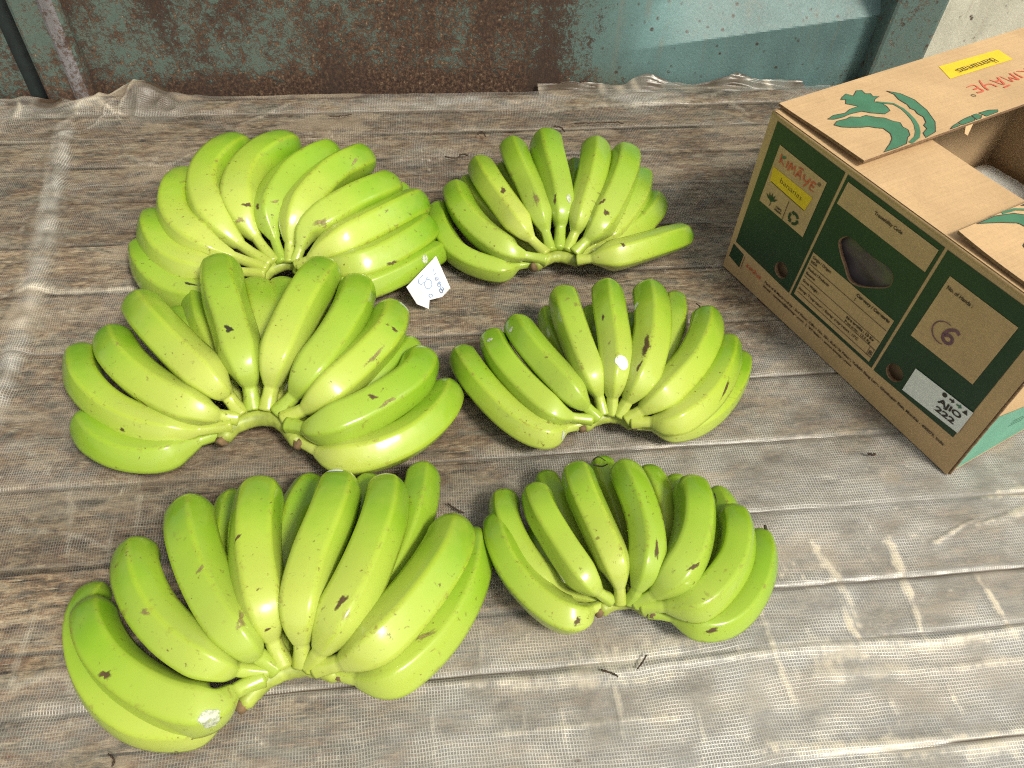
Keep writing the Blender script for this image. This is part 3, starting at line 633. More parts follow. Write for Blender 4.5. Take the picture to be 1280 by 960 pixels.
hand('R2', 'green banana hand at the middle right with a round white sticker on its middle finger', (550, 340), 3.2, [
    ([(80, 320), (125, 400), (200, 495), (280, 575), (360, 630), (430, 650), (500, 625), (590, 605)], (54, 54), 0.030),
    ([(205, 255), (240, 335), (310, 425), (390, 505), (460, 560), (525, 580), (605, 590)], (54, 54), 0.044),
    ([(300, 200), (350, 280), (425, 370), (500, 450), (545, 500), (585, 540), (630, 585)], (56, 56), 0.054),
    ([(490, 85), (512, 165), (548, 270), (588, 375), (612, 435), (635, 495), (652, 570)], (58, 56), 0.060),
    ([(430, 155), (455, 250), (510, 360), (580, 470), (640, 580)], 40, 0.028),
    ([(600, 150), (620, 260), (650, 400), (670, 575)], 38, 0.026),
    ([(665, 60), (675, 150), (692, 260), (702, 360), (697, 430), (690, 500), (688, 570)], (60, 56), 0.064),
    ([(765, 180), (765, 290), (740, 420), (700, 575)], 38, 0.026),
    ([(830, 65), (848, 160), (845, 270), (818, 380), (790, 450), (750, 515), (715, 575)], (64, 62), 0.062),
    ([(938, 100), (942, 190), (915, 300), (860, 410), (790, 500), (720, 580)], (44, 48), 0.034),
    ([(1065, 170), (1060, 250), (1012, 355), (940, 440), (870, 505), (805, 555), (745, 590)], (60, 60), 0.054),
    ([(1150, 275), (1140, 365), (1085, 470), (1005, 550), (920, 600), (845, 600), (765, 600)], (54, 60), 0.042),
    ([(1205, 330), (1195, 410), (1130, 520), (1030, 600), (930, 625), (850, 620), (775, 610)], (40, 48), 0.022)],
    [(570, 620), (610, 595), (665, 578), (720, 582), (775, 612)], crown_r=0.0115)
hand('R3', 'green banana hand nearest the camera on the right, with dark threads at its far tips', (590, 560), 3.2, [
    ([(100, 275), (115, 375), (170, 490), (250, 585), (340, 655), (420, 675), (475, 645), (545, 620)], (56, 66), 0.034),
    ([(130, 190), (135, 280), (180, 390), (260, 500), (370, 580), (540, 615)], (58, 50), 0.030),
    ([(252, 165), (280, 250), (340, 355), (405, 455), (460, 530), (505, 575), (555, 608)], (60, 58), 0.054),
    ([(290, 112), (330, 200), (390, 310), (460, 440), (560, 600)], 50, 0.028),
    ([(262, 320), (285, 420), (350, 500), (430, 550), (545, 610)], 50, 0.024),
    ([(415, 85), (442, 170), (492, 285), (540, 390), (575, 475), (590, 555), (592, 615)], (64, 56), 0.062),
    ([(515, 55), (540, 140), (585, 250), (610, 380), (605, 600)], 50, 0.032),
    ([(600, 75), (642, 160), (682, 270), (702, 380), (695, 470), (660, 565), (630, 612)], (62, 60), 0.064),
    ([(695, 90), (745, 180), (775, 290), (760, 420), (650, 600)], 52, 0.032),
    ([(800, 125), (840, 200), (860, 320), (800, 470), (665, 605)], 46, 0.026),
    ([(865, 140), (895, 230), (890, 335), (855, 440), (800, 520), (725, 585), (655, 618)], (70, 72), 0.060),
    ([(970, 175), (1010, 250), (1010, 370), (920, 520), (680, 620)], 46, 0.028),
    ([(1035, 250), (1062, 340), (1045, 450), (980, 550), (900, 615), (770, 632), (680, 632)], (62, 68), 0.046),
    ([(1140, 345), (1162, 430), (1138, 540), (1070, 645), (985, 700), (900, 700), (800, 675), (705, 655)], (54, 56), 0.028)],
    [(510, 650), (550, 622), (600, 612), (655, 615), (715, 655)], crown_r=0.0115)

# stickers, latex drops, one painted glare patch and scars on the skins (photo pixels)
for key, px, py, rx, ry, an, mat, nm, jg in [
    ('R2', 778, 453, 9.5, 9.5, 0, 'white', 'sticker', 0.05), ('R2', 795, 383, 4, 9, -0.5, 'latex_glare', 'latex_glare_spot', 0.1), ('R2', 704, 544, 5, 8, -0.5, 'latex_glare', 'latex_glare_spot', 0.1),
    ('R2', 612, 425, 5, 5, 0, 'latex_glare', 'latex_glare_spot', 0.2), ('R2', 639, 412, 5, 5, 0, 'latex_glare', 'latex_glare_spot', 0.2), ('R1', 711, 248, 4, 8, 0, 'latex_glare', 'latex_glare_spot', 0.15),
    ('L3', 262, 898, 17, 12, 0.3, 'latex_glare', 'latex_glare_spot', 0.2), ('L1', 531, 324, 6, 7, 0, 'latex_glare', 'latex_glare_spot', 0.1), ('L3', 419, 588, 10, 4, 0, 'white', 'sticker', 0.05),  # the wide first mark here is partly a painted patch of glare
    ('L2', 156, 403, 3, 6, 0.2, 'latex_glare', 'latex_glare_spot', 0.1),
    ('R2', 808, 432, 4.5, 17, -0.15, 'scar', 'scar', 0.45), ('R2', 799, 458, 2, 7, -0.5, 'scar', 'scar', 0.4), ('R2', 907, 486, 2, 15, -0.6, 'scar', 'scar', 0.4), ('R2', 754, 397, 2, 4, 0, 'scar', 'scar', 0.3),
    ('R3', 821, 688, 3, 10, 0, 'scar', 'scar', 0.35), ('R3', 868, 708, 9, 2.2, 0.6, 'scar', 'scar', 0.4), ('R3', 890, 788, 7, 3, 0.1, 'scar', 'scar', 0.4), ('R3', 722, 776, 4, 4, 0, 'scar', 'scar', 0.4),
    ('R1', 629, 238, 3.5, 6, 0, 'scar', 'scar', 0.3), ('R1', 758, 266, 3, 4.5, 0, 'scar', 'scar', 0.3), ('R1', 670, 248, 2.5, 12, 0.3, 'palescar', 'scar', 0.5), ('R1', 753, 252, 2, 6, -0.6, 'scar', 'scar', 0.4), ('R1', 779, 306, 2.5, 2.5, 0, 'scar', 'scar', 0.3), ('R1', 694, 249, 2, 6, 0, 'scar', 'scar', 0.4),
    ('L2', 286, 411, 6, 4, -0.3, 'darkscar', 'scar', 0.5), ('L2', 468, 446, 14, 3, 0.9, 'palescar', 'scar', 0.4), ('L2', 484, 503, 10, 3, 0.7, 'palescar', 'scar', 0.5), ('L2', 466, 496, 5, 3, 0.2, 'scar', 'scar', 0.4), ('L2', 178, 503, 9, 1.6, -0.5, 'scar', 'scar', 0.4), ('L2', 493, 412, 4, 2.5, 0, 'scar', 'scar', 0.4), ('L2', 153, 537, 4, 2, -0.3, 'scar', 'scar', 0.4),
    ('L3', 427, 752, 5, 8, -0.6, 'scar', 'scar', 0.5), ('L3', 181, 765, 6, 3, 0, 'palescar', 'scar', 0.5), ('L3', 301, 775, 5, 9, 0.2, 'palescar', 'scar', 0.5), ('L3', 132, 843, 6, 4, 0.3, 'scar', 'scar', 0.5), ('L3', 297, 672, 2, 5, -0.5, 'scar', 'scar', 0.3), ('L3', 530, 795, 16, 3, 0.5, 'palescar', 'scar', 0.4), ('L3', 250, 712, 2, 8, -0.6, 'palescar', 'scar', 0.4), ('L3', 334, 787, 3, 2, 0, 'scar', 'scar', 0.3),
    ('L1', 322, 258, 3, 3.5, 0, 'scar', 'scar', 0.4), ('L1', 309, 256, 4, 3, 0, 'scar', 'scar', 0.4), ('L1', 344, 252, 4, 2, 0.4, 'palescar', 'scar', 0.4), ('L1', 490, 329, 5, 2.5, 0.3, 'scar', 'scar', 0.5), ('L1', 402, 278, 7, 5, 0.5, 'palescar', 'scar', 0.5), ('L1', 300, 275, 4, 4, 0, 'palescar', 'scar', 0.5), ('L1', 237, 355, 6, 2, -0.2, 'darkscar', 'scar', 0.4), ('L1', 443, 202, 2, 5, -0.5, 'palescar', 'scar', 0.4)]:
    patch(HANDS[key], px, py, rx, ry, an, mat, nm, jg, off=0.0003+0.00012*(mat in ('white', 'latex_glare')), n=26)

# dark dried threads at the far tips of the nearest right hand (parts of those fingers' hand)
def thread(parent, name, pts, r, mat, zs):
    P = [un(x, y, z) for (x, y), z in zip(pts, zs)]; out, s = catmull(P, 0); C = resample(out, s, np.linspace(0, s[-1], 16)); R = r*np.linspace(1, 0.6, 16)
    V, F = sweep(C, R, 6, 1+0.15*rng.standard_normal(6)); return link(name, pydata(name, V, F), M[mat], parent, True)
r3 = HANDS['R3'][0]['o'].parent
thread(r3, 'dried_thread', [(742, 581), (752, 583), (760, 580)], 0.0008, 'dark', (0.047, 0.049, 0.05))
thread(r3, 'dried_thread', [(741, 575), (748, 571), (757, 576)], 0.0007, 'dark', (0.044, 0.05, 0.05))
thread(r3, 'dried_thread', [(955, 669), (957, 662), (956, 657)], 0.0020, 'dark', (0.022, 0.03, 0.034))
thread(r3, 'dried_thread', [(893, 617), (895, 624), (895, 629)], 0.0007, 'dark', (0.05, 0.05, 0.05))
r2 = HANDS['R2'][0]['o'].parent
thread(r2, 'dried_thread', [(878, 390), (875, 383), (870, 379)], 0.0009, 'dark', (0.045, 0.05, 0.052))

# ------------------------------------------------------------------ crumpled paper tag by the back left hand
tagpx = [(545, 320), (563, 360), (553, 371), (537, 375), (536, 386), (521, 380), (508, 359), (525, 341)]
tz = [0.040, 0.020, 0.010, 0.012, 0.004, 0.010, 0.034, 0.040]
bm = bmesh.new(); loc = un(535, 352, 0.0)
outer = [bm.verts.new(Vector(un(x, y, z))-Vector(loc)) for (x, y), z in zip(tagpx, tz)]
cpt = [((530, 348), 0.0335), ((543, 345), 0.0315), ((545, 360), 0.0215), ((530, 364), 0.0235), ((520, 362), 0.028)]
inner = [bm.verts.new(Vector(un(x, y, z))-Vector(loc)) for (x, y), z in cpt]
for f in ((7, 8, 9, 0), (0, 9, 10, 1), (1, 10, 2), (2, 10, 3), (3, 10, 11), (3, 11, 5, 4), (5, 11, 12), (5, 12, 6), (6, 12, 8, 7), (8, 12, 11), (8, 11, 10), (8, 10, 9)):
    av = outer+inner; bm.faces.new([av[i] for i in f])
bmesh.ops.recalc_face_normals(bm, faces=bm.faces)
me = bm_mesh(bm, 'paper_tag'); ptag = link('paper_tag', me, M['paper']); ptag.location = loc
so = ptag.modifiers.new('thickness', 'SOLIDIFY'); so.thickness = 0.0003
tag(ptag, 'crumpled white paper tag with blue print leaning on the end of the back left bananas', 'paper tag')
tb = BVHTree.FromPolygons([tuple(Vector(v.co)+Vector(loc)) for v in me.vertices], [tuple(p.vertices) for p in me.polygons])
def ribbon_on(bvh, pts, wpx, mat, parent, name, off=0.0006):
    """printed line drawn over a folded surface: photo-plane polyline dropped onto it"""
    V = []; F = []; P2 = []
    for (a, b) in zip(pts[:-1], pts[1:]):
        for t in (0, 0.5): P2.append((a[0]+(b[0]-a[0])*t, a[1]+(b[1]-a[1])*t))
    P2.append(pts[-1]); P2 = np.array(P2); T = np.gradient(P2, axis=0); T /= np.maximum(1e-6, np.linalg.norm(T, axis=1))[:, None]
    for p, t in zip(P2, T):
        for s in (-1, 1):
            q = p+np.array([-t[1], t[0]])*s*wpx/2; h = bvh.ray_cast(Vector(CC), pixray(*q))
            if h[0] is None: return
            V.append(tuple(h[0]-pixray(*q)*off - Vector(parent.location)))
    for i in range(len(P2)-1): F.append((2*i, 2*i+1, 2*i+3, 2*i+2))
    link(name, pydata(name, V, F), M[mat], parent)
def circ(cx, cy, rx, ry, n=12, a0=0, a1=2*math.pi, rot=0):
    return [(cx+rx*math.cos(a0+(a1-a0)*i/n)*math.cos(rot)-ry*math.sin(a0+(a1-a0)*i/n)*math.sin(rot), cy+rx*math.cos(a0+(a1-a0)*i/n)*math.sin(rot)+ry*math.sin(a0+(a1-a0)*i/n)*math.cos(rot)) for i in range(n+1)]
ribbon_on(tb, circ(535.5, 355, 4.6, 6), 0.9, 'blueink', ptag, 'printed_drawing')
ribbon_on(tb, [(531, 352), (527, 356), (523.5, 354), (523, 350), (526, 347), (530, 342)], 0.9, 'blueink', ptag, 'printed_drawing')
ribbon_on(tb, [(533, 349), (532, 343), (528, 340)], 0.8, 'blueink', ptag, 'printed_drawing')
ribbon_on(tb, [(534, 348), (537, 343), (534, 340)], 0.8, 'blueink', ptag, 'printed_drawing')
for c in [circ(551.5, 363.5, 2.6, 1.8, rot=1.0), circ(552.8, 360.6, 2.4, 1.6, rot=1.0), circ(549.3, 356.3, 2.1, 1.9), [(549, 351.5), (551, 352.5), (550, 354), (548, 353.2), (547.6, 354.6)], circ(546.3, 348.2, 2.1, 1.9), [(541.5, 344), (543.5, 343), (545, 341.5)], circ(540, 338, 2.2, 1.9), circ(538, 335, 1.6, 1.4), circ(538.5, 369.5, 2.2, 2)]:
    ribbon_on(tb, c, 0.9, 'blueink', ptag, 'lettering')

# ------------------------------------------------------------------ cardboard box
BX, BY, YAW, BL, BH, BD = 0.248613, 0.750603, -1.005809, 0.34605, 0.2111, 0.478
box = tag(empty('cardboard_box', (BX, BY, 0), YAW), 'brown cardboard fruit box with dark green printed panels and open top flaps', 'box')
TK = 0.003
def curve_mesh(name, outer, holes, th):
    cu = bpy.data.curves.new(name, 'CURVE'); cu.dimensions = '2D'; cu.fill_mode = 'BOTH'; cu.extrude = th/2
    for pts in [outer]+holes:
        sp = cu.splines.new('POLY'); sp.points.add(len(pts)-1); sp.use_cyclic_u = True
        for q, (x, y) in zip(sp.points, pts): q.co = (x, y, 0, 1)
    o = bpy.data.objects.new('tmp', cu); COL.objects.link(o); bpy.context.view_layer.update()
    me = bpy.data.meshes.new_from_object(o.evaluated_get(bpy.context.evaluated_depsgraph_get())); bpy.data.objects.remove(o); bpy.data.curves.remove(cu)
    me.name = name; return me
def to_front(me, y):                                        # 2-D (x, z) sheet -> front plane, facing -y
    for v in me.vertices: x, yy, z = v.co; v.co = (x, y-z, yy)
    return me
mm = lambda pts: [(x/1000, y/1000) for x, y in pts]
def smooth_loop(pts, n=6):
    P = [np.array(p) for p in pts]; out = []; k = len(P)
    for i in range(k):
        a, b, c, d = P[i-1], P[i], P[(i+1) % k], P[(i+2) % k]
        for j in range(n):
            t = j/n; out.append(tuple(0.5*((2*b)+(c-a)*t+(2*a-5*b+4*c-d)*t*t+(3*b-a-3*c+d)*t**3)))
    return out
def ell(cx, cy, rx, ry, n=24, jag=0): return [(cx+rx*math.cos(2*math.pi*i/n)*(1+jag*random.uniform(-1, 1)), cy+ry*math.sin(2*math.pi*i/n)*(1+jag*random.uniform(-1, 1))) for i in range(n)]
hole_hand = smooth_loop(mm([(131, 135), (134, 143.5), (142, 148), (156, 147.3), (172, 146.6), (186, 148), (195, 147.5), (200.8, 141.5), (201, 131.5), (191, 121), (173, 108.5), (160, 106.2), (148, 116), (137.5, 125.5)]))
vent1, vent2 = ell(0.0807, 0.0567, 0.0095, 0.0100), ell(0.2490, 0.0545, 0.0100, 0.0103)
front = link('front_panel', to_front(curve_mesh('front_panel', [(0, 0), (BL, 0), (BL, BH-0.001), (0, BH-0.001)], [hole_hand, vent1, vent2], TK), TK/2), M['kraft'], box)
def rim(loop, name='cut_edge'):
    V = []; F = []; n = len(loop)
    for (x, z) in loop: V += [(x, -0.0006, z), (x, TK+0.0008, z)]
    c = (sum(p[0] for p in loop)/n, sum(p[1] for p in loop)/n)
    for (x, z) in loop: f = 0.965; V.append((c[0]+(x-c[0])*f, 0.0004, c[1]+(z-c[1])*f))
    for i in range(n):
        j = (i+1) % n; F.append((2*i, 2*j, 2*n+j, 2*n+i)); F.append((2*n+i, 2*n+j, 2*j+1, 2*i+1))
    link(name, pydata(name, V, F), M['flute'], front)
for lp in (hole_hand, vent1, vent2): rim(lp)
box_obj('side_panel', (0.0, TK, TK, BD, 0.0, BH-0.001), M['kraft'], box)
sidep = box_obj('side_panel', (BL-TK, BL, TK, BD, 0.0, BH-0.001), M['kraft'], box)
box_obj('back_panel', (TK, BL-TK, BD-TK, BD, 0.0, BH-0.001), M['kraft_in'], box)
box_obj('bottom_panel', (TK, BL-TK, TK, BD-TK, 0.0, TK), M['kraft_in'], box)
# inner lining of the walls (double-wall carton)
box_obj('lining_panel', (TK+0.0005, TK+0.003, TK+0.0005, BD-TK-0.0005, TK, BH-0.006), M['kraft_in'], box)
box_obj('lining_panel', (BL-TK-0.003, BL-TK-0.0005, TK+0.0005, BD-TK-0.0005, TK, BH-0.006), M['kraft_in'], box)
# front top edge: fold rolled from the panel into the inner flap
def flap(name, x0, x1, y0, y1, z, lift=None, nx=14, ny=10, th=TK, mat='kraft'):
    bm = bmesh.new(); top = {}; bot = {}
    for i in range(nx+1):
        for j in range(ny+1):
            x = x0+(x1-x0)*i/nx; y = y0+(y1-y0)*j/ny; dz = lift(i/nx, j/ny) if lift else 0.0
            top[i, j] = bm.verts.new((x, y, z+dz)); bot[i, j] = bm.verts.new((x, y, z+dz-th))
    edge = []
    for i in range(nx):
        for j in range(ny):
            bm.faces.new((top[i, j], top[i+1, j], top[i+1, j+1], top[i, j+1])); bm.faces.new((bot[i, j], bot[i, j+1], bot[i+1, j+1], bot[i+1, j]))
    for i in range(nx):
        edge.append(bm.faces.new((top[i+1, 0], top[i, 0], bot[i, 0], bot[i+1, 0]))); edge.append(bm.faces.new((top[i, ny], top[i+1, ny], bot[i+1, ny], bot[i, ny])))
    for j in range(ny):
        edge.append(bm.faces.new((top[0, j], top[0, j+1], bot[0, j+1], bot[0, j]))); edge.append(bm.faces.new((top[nx, j+1], top[nx, j], bot[nx, j], bot[nx, j+1])))
    for f in edge: f.material_index = 1
    me = bm_mesh(bm, name); o = link(name, me, M[mat], box); me.materials.append(M['flute']); return o
ZT = BH
flap('inner_flap', 0.0035, BL-0.0035, 0.0, 0.113, ZT-0.0005, lambda a, b: -0.004*b*b*(1-0.6*abs(2*a-1)))
def LIFT(x, y):
    a = x/0.1165 if x < 0.16 else (BL-x)/0.1165; b = y/BD
    return 0.0030*max(0, a)**2*(1-b)+0.0012*math.sin(3.1*a)*math.sin(6.0*b+x*20)
fl1 = flap('top_flap', 0.0, 0.1165, 0.006, BD, ZT+0.0050, lambda a, b: LIFT(a*0.1165, 0.006+b*(BD-0.006)), 24, 40)
fl2 = flap('top_flap', 0.2295, BL, 0.003, BD, ZT+0.0050, lambda a, b: LIFT(0.2295+a*(BL-0.2295), 0.003+b*(BD-0.003)), 24, 40)
# rounded fold along the front top edge
P = np.array([[0.0022, 0.0022, z] for z in np.linspace(0.002, ZT-0.003, 20)]); V, F = sweep(P, np.full(20, 0.0029), 12)
link('fold', pydata('fold', V, F), M['kraft'], box, True)
P = np.array([[x, 0.0022, ZT-0.0034] for x in np.linspace(0.001, BL-0.001, 30)]); V, F = sweep(P, np.full(30, 0.0030), 12)
link('fold', pydata('fold', V, F), M['kraft'], box, True)

def quad_front(name, pts, mat, lvl, parent=None, holes=()):
    me = to_front(curve_mesh(name, mm(pts), list(holes), 0.00005), -0.0004*lvl); return link(name, me, M[mat], parent or front)
G1 = [(10.5, 203.5), (107, 202), (100.8, 39.2), (7.8, 43.5)]
G2 = [(110.5, 202), (228.3, 200.8), (226, 38.5), (103.5, 39)]
G3 = [(231.5, 200.5), (331, 201), (329.5, 42.5), (229, 38.2)]
quad_front('printed_panel', G1, 'green', 1, holes=[vent1]); quad_front('printed_panel', G2, 'green', 1, holes=[hole_hand]); quad_front('printed_panel', G3, 'green', 1, holes=[vent2])
quad_front('printed_panel', [(5.7, 39), (24.9, 36.3), (24.4, 16.3), (4.6, 19.7)], 'green', 1)
def kq(pts): return quad_front('printed_panel', pts, 'kraft', 2)
kq([(23.5, 183.2), (92.5, 181), (90.5, 111), (21.3, 112)])
kq([(114.2, 195.9), (224.9, 195.2), (224.1, 168.9), (112.2, 169.4)])
tabl = kq([(109.6, 105), (222, 104), (220.5, 43), (107.7, 44)])
kq([(245.5, 181.4), (317, 181.6), (315, 106.2), (243.4, 103.9)])
quad_front('printed_panel', [(24.6, 158), (84, 157), (80.5, 138.2), (26.6, 141.5)], 'yellow', 3)
stk = quad_front('sticker', [(264.6, 77.3), (330.6, 82.1), (330.7, 51.1), (264.8, 45.3)], 'white', 3)

def ribbon(parent, name, pts, wd, mat, place):
    """flat printed stroke; place maps 2-D (x, y) metres to local 3-D"""
    P2 = np.array(pts, float); T = np.gradient(P2, axis=0); T /= np.maximum(1e-9, np.linalg.norm(T, axis=1))[:, None]; V = []; F = []
    W = wd if hasattr(wd, '__len__') else [wd]*len(P2)
    for p, t, w_ in zip(P2, T, W):
        for s in (-1, 1): V.append(place(*(p+np.array([-t[1], t[0]])*s*w_/2)))
    for i in range(len(P2)-1): F.append((2*i, 2*i+1, 2*i+3, 2*i+2))
    return link(name, pydata(name, V, F), M[mat], parent)
def fp(lvl): return lambda x, z: (x, -0.0004*lvl, z)
def tp(lvl, zt=ZT+0.0050): return lambda x, y: (x, y, zt+0.0004+0.0003*lvl+LIFT(x, y))
def fline(x0, z0, x1, z1, wd=0.0006, mat='ink', lvl=3.5): ribbon(front, 'printed_line', [(x0/1000, z0/1000), (x1/1000, z1/1000)], wd, mat, fp(lvl))
def text(parent, body, origin, size, mat, xax, yax, nrm, bold=0.0, width=None, name='lettering'):
    cu = bpy.data.curves.new('t', 'FONT'); cu.body = body; cu.size = size; cu.offset = bold+0.00012
    o = bpy.data.objects.new('t', cu); COL.objects.link(o); bpy.context.view_layer.update()
    me = bpy.data.meshes.new_from_object(o.evaluated_get(bpy.context.evaluated_depsgraph_get())); bpy.data.objects.remove(o); bpy.data.curves.remove(cu)
    if len(me.vertices) == 0: return
    xs = [v.co.x for v in me.vertices]; sx = (width/(max(xs)-min(xs))) if width else 1.0
    for v in me.vertices: v.co = Vector(origin)+Vector(xax)*(v.co.x*sx)+Vector(yax)*v.co.y+Vector(nrm)*v.co.z
    me.name = name; return link(name, me, M[mat], parent)
def ftext(body, x, z, size, width=None, mat='ink', bold=0.0, lvl=3.5, tilt=0.0, parent=None):
    return text(parent or front, body, (x/1000, -0.0004*lvl, z/1000), size/1000, mat, (math.cos(tilt), 0, math.sin(tilt)), (-math.sin(tilt), 0, math.cos(tilt)), (0, -1, 0), bold, width/1000 if width else None)
BRAND = [  # brush strokes of the maker's name in a 0..100 x 0..20 cell
    [(2, 18), (4, 10), (3, 1)], [(14, 18), (5, 10), (10, 5), (16, 2)], [(22, 16), (22, 8), (21, 2)], [(27, 1), (30, 16), (35, 8), (40, 16), (43, 1)],
    [(47, 1), (54, 16), (60, 1)], [(49, 7), (58, 7)], [(49, 20), (60, 21)], [(65, 16), (66, 9), (72, 7), (78, 10)], [(80, 17), (78, 9), (73, -1), (70, -4)],
    [(96, 15), (87, 15), (86, 9), (86, 1), (97, 1)], [(86, 8), (94, 8)]]
def brand(parent, ox, oy, ax, ay, sx, sy, place, wd, mat='red'):
    for st in BRAND:
        pts = [(ox+ax[0]*x*sx+ay[0]*y*sy, oy+ax[1]*x*sx+ay[1]*y*sy) for x, y in st]
        out, s = catmull([(a, b, 0) for a, b in pts], 0) if len(pts) > 2 else (np.array([(a, b, 0) for a, b in pts]), None)
        ww = [wd*(0.75+0.4*math.sin(3*i/len(out)+1)) for i in range(len(out))]
        ribbon(parent, 'lettering', out[:, :2], ww, mat, place)
def blob(parent, name, pts, mat, place):
    return link(name, pydata(name, [place(*p) for p in pts], [tuple(range(len(pts)))]), M[mat], parent)
# first panel
brand(front, 0.0285, 0.1650, (1, -0.04), (0, 1), 0.00056, 0.00062, fp(3.6), 0.0017)
blob(front, 'printed_leaf', smooth_loop(mm([(31.5, 173.5), (34, 176.5), (36.5, 176), (35, 173)]), 4), 'leafg', fp(3.9))
ribbon(front, 'lettering', ell(0.0855, 0.1745, 0.0018, 0.0018, 14)+[(0.0873, 0.1745)], 0.0006, 'ink', fp(3.6)); ftext('R', 84.7, 173.6, 2.3, mat='ink')
ftext('bananas', 38.5, 147.5, 8.2, 33, tilt=-0.05, bold=-0.00022)
fline(28, 141.4, 80, 138.6, 0.0008); fline(58.7, 136.3, 58.4, 111.5, 0.0007)
for a in (-1.0, -0.55, -0.1, 0.35, 0.8):
    cx, cz = 36.5, 120.5; dx, dz = math.sin(a), math.cos(a); l = 11.0
    blob(front, 'printed_leaf', mm([(cx, cz), (cx+dx*l*0.55-dz*1.3, cz+dz*l*0.55+dx*1.3), (cx+dx*l, cz+dz*l), (cx+dx*l*0.55+dz*1.3, cz+dz*l*0.55-dx*1.3)]), 'green', fp(3.5))
ribbon(front, 'printed_line', mm([(36.5, 121), (37, 118), (36.2, 115)]), 0.0009, 'green', fp(3.6))
ftext('100%', 44.5, 118.8, 3.3, 9); ftext('FRESH', 44.5, 115.3, 3.0, 10)
for a in range(3):                                          # recycling arrows
    an = a*2*math.pi/3+0.5; c = (71.5, 122.5); pts = [(c[0]+6*math.cos(an+t), c[1]+6*math.sin(an+t)) for t in (0, 0.35, 0.7, 1.05, 1.3)]
    ribbon(front, 'printed_symbol', mm(pts), [0.0032]*5, 'green', fp(3.5))
    t = an+1.35; e = (c[0]+6*math.cos(t), c[1]+6*math.sin(t)); tx, tz_ = -math.sin(t), math.cos(t); nx_, nz_ = math.cos(t), math.sin(t)
    blob(front, 'printed_symbol', mm([(e[0]+nx_*3, e[1]+nz_*3), (e[0]-nx_*3, e[1]-nz_*3), (e[0]+tx*3.6, e[1]+tz_*3.6)]), 'green', fp(3.6))
# second panel
ftext('Traceability Code', 153.5, 185.5, 5.0, 34)
for zl, zr in ((90.3, 88.6), (73.7, 72.0), (62, 60.5), (50.5, 49.0)): fline(111, zl, 220.5, zr, 0.0006)
ftext('Origin / Origen:', 111.5, 98.6, 4.8, 27); ftext('INDIA', 111.5, 93.0, 4.4, 9)
ftext('Product / Producto:', 111.5, 83.2, 4.8, 31); ftext('Bananas', 111.5, 77.0, 4.4, 13)
ftext('Gross Weight :', 111.5, 66.3, 4.8, 24); ftext('Storage Temperature / Storage temperatura : 13°C', 110.5, 54.3, 4.6, 88)
ftext('Category / Categoria:', 175, 98.0, 5.0, 44, bold=0.0001); ftext('I', 175, 92.0, 5.0)
ftext('Net weight : 13 Kg', 176, 67.2, 4.8, 38, bold=0.0001); ftext('Peso neto : 13.5 Kg', 176, 62.2, 4.4, 36)
ribbon(front, 'printed_line', mm([(214, 50), (219.5, 50), (219.5, 60), (214, 60), (214, 50)]), 0.0005, 'ink', fp(3.5)); ftext('B', 215, 51.5, 7)
# third panel
ftext('No. of Hands :', 248.5, 169.5, 5.6, 28)
SIX = smooth_loop([(0, 0)], 1)
def six(x, z): return (x/1000, z/1000)
six_pts = [(281, 139), (277, 140.5), (272.5, 138), (269.5, 133), (269, 127.5), (271.5, 124), (276, 123.6), (278.6, 127), (277.5, 131), (273.5, 132), (270, 129)]
o6, _ = catmull([(a/1000, b/1000, 0) for a, b in six_pts], 0); ribbon(front, 'stamped_number', o6[:, :2], 0.0032, 'violet', fp(3.5))
arc = [(268+11.5*math.cos(t), 130+11.5*math.sin(t)) for t in np.linspace(1.4, 5.1, 24)]; ribbon(front, 'stamped_number', mm(arc), [0.0011*(0.6+0.6*math.sin(3*i/24)) for i in range(24)], 'violet', fp(3.6))
# maker line and address below the panels
fline(27.6, 36, 27.3, 17, 0.0006, lvl=2)
brand(front, 0.0335, 0.0245, (1, -0.02), (0, 1), 0.00027, 0.00028, fp(2), 0.0009)
ftext('Packed & Marketed by : 3rd Floor, Office No. 301, Kukreja Palace, Vallabh Baug Lane, Ghatkopar East, Mumbai - 400075, India', 66, 26.0, 4.4, 261, lvl=2)
ftext('Email : contact@kimaye.com  |  Website : www.kimaye.com', 66, 20.2, 3.9, 140, lvl=2)
# code sticker (the square code itself is left blank)
ta = 0.073
ftext('AJIO', 299.5, 64.2, 8.6, 26, bold=0.0002, lvl=4.2, tilt=ta, parent=stk); ftext('222', 301, 54.2, 8.6, 22, bold=0.0002, lvl=4.2, tilt=ta, parent=stk)
blob(stk, 'printed_symbol', ell(0.3010, 0.0763, 0.0026, 0.0026, 18), 'ink', fp(4.2))
for xx, mt in ((309, 'ink'), (317, 'leafg')):
    zz = 76.0+(xx-301)*ta
    blob(stk, 'printed_symbol', mm([(xx-2.6, zz-0.9), (xx+0.4, zz-0.7), (xx+0.4, zz-2.6), (xx+3.4, zz+0.4), (xx+0.4, zz+3.0), (xx+0.4, zz+1.1), (xx-2.6, zz+0.9)]), mt, fp(4.2))
blob(stk, 'printed_symbol', mm([(322.2, 74.4), (328, 74.9), (325, 80)]), 'slot' if False else 'ink', fp(4.2))
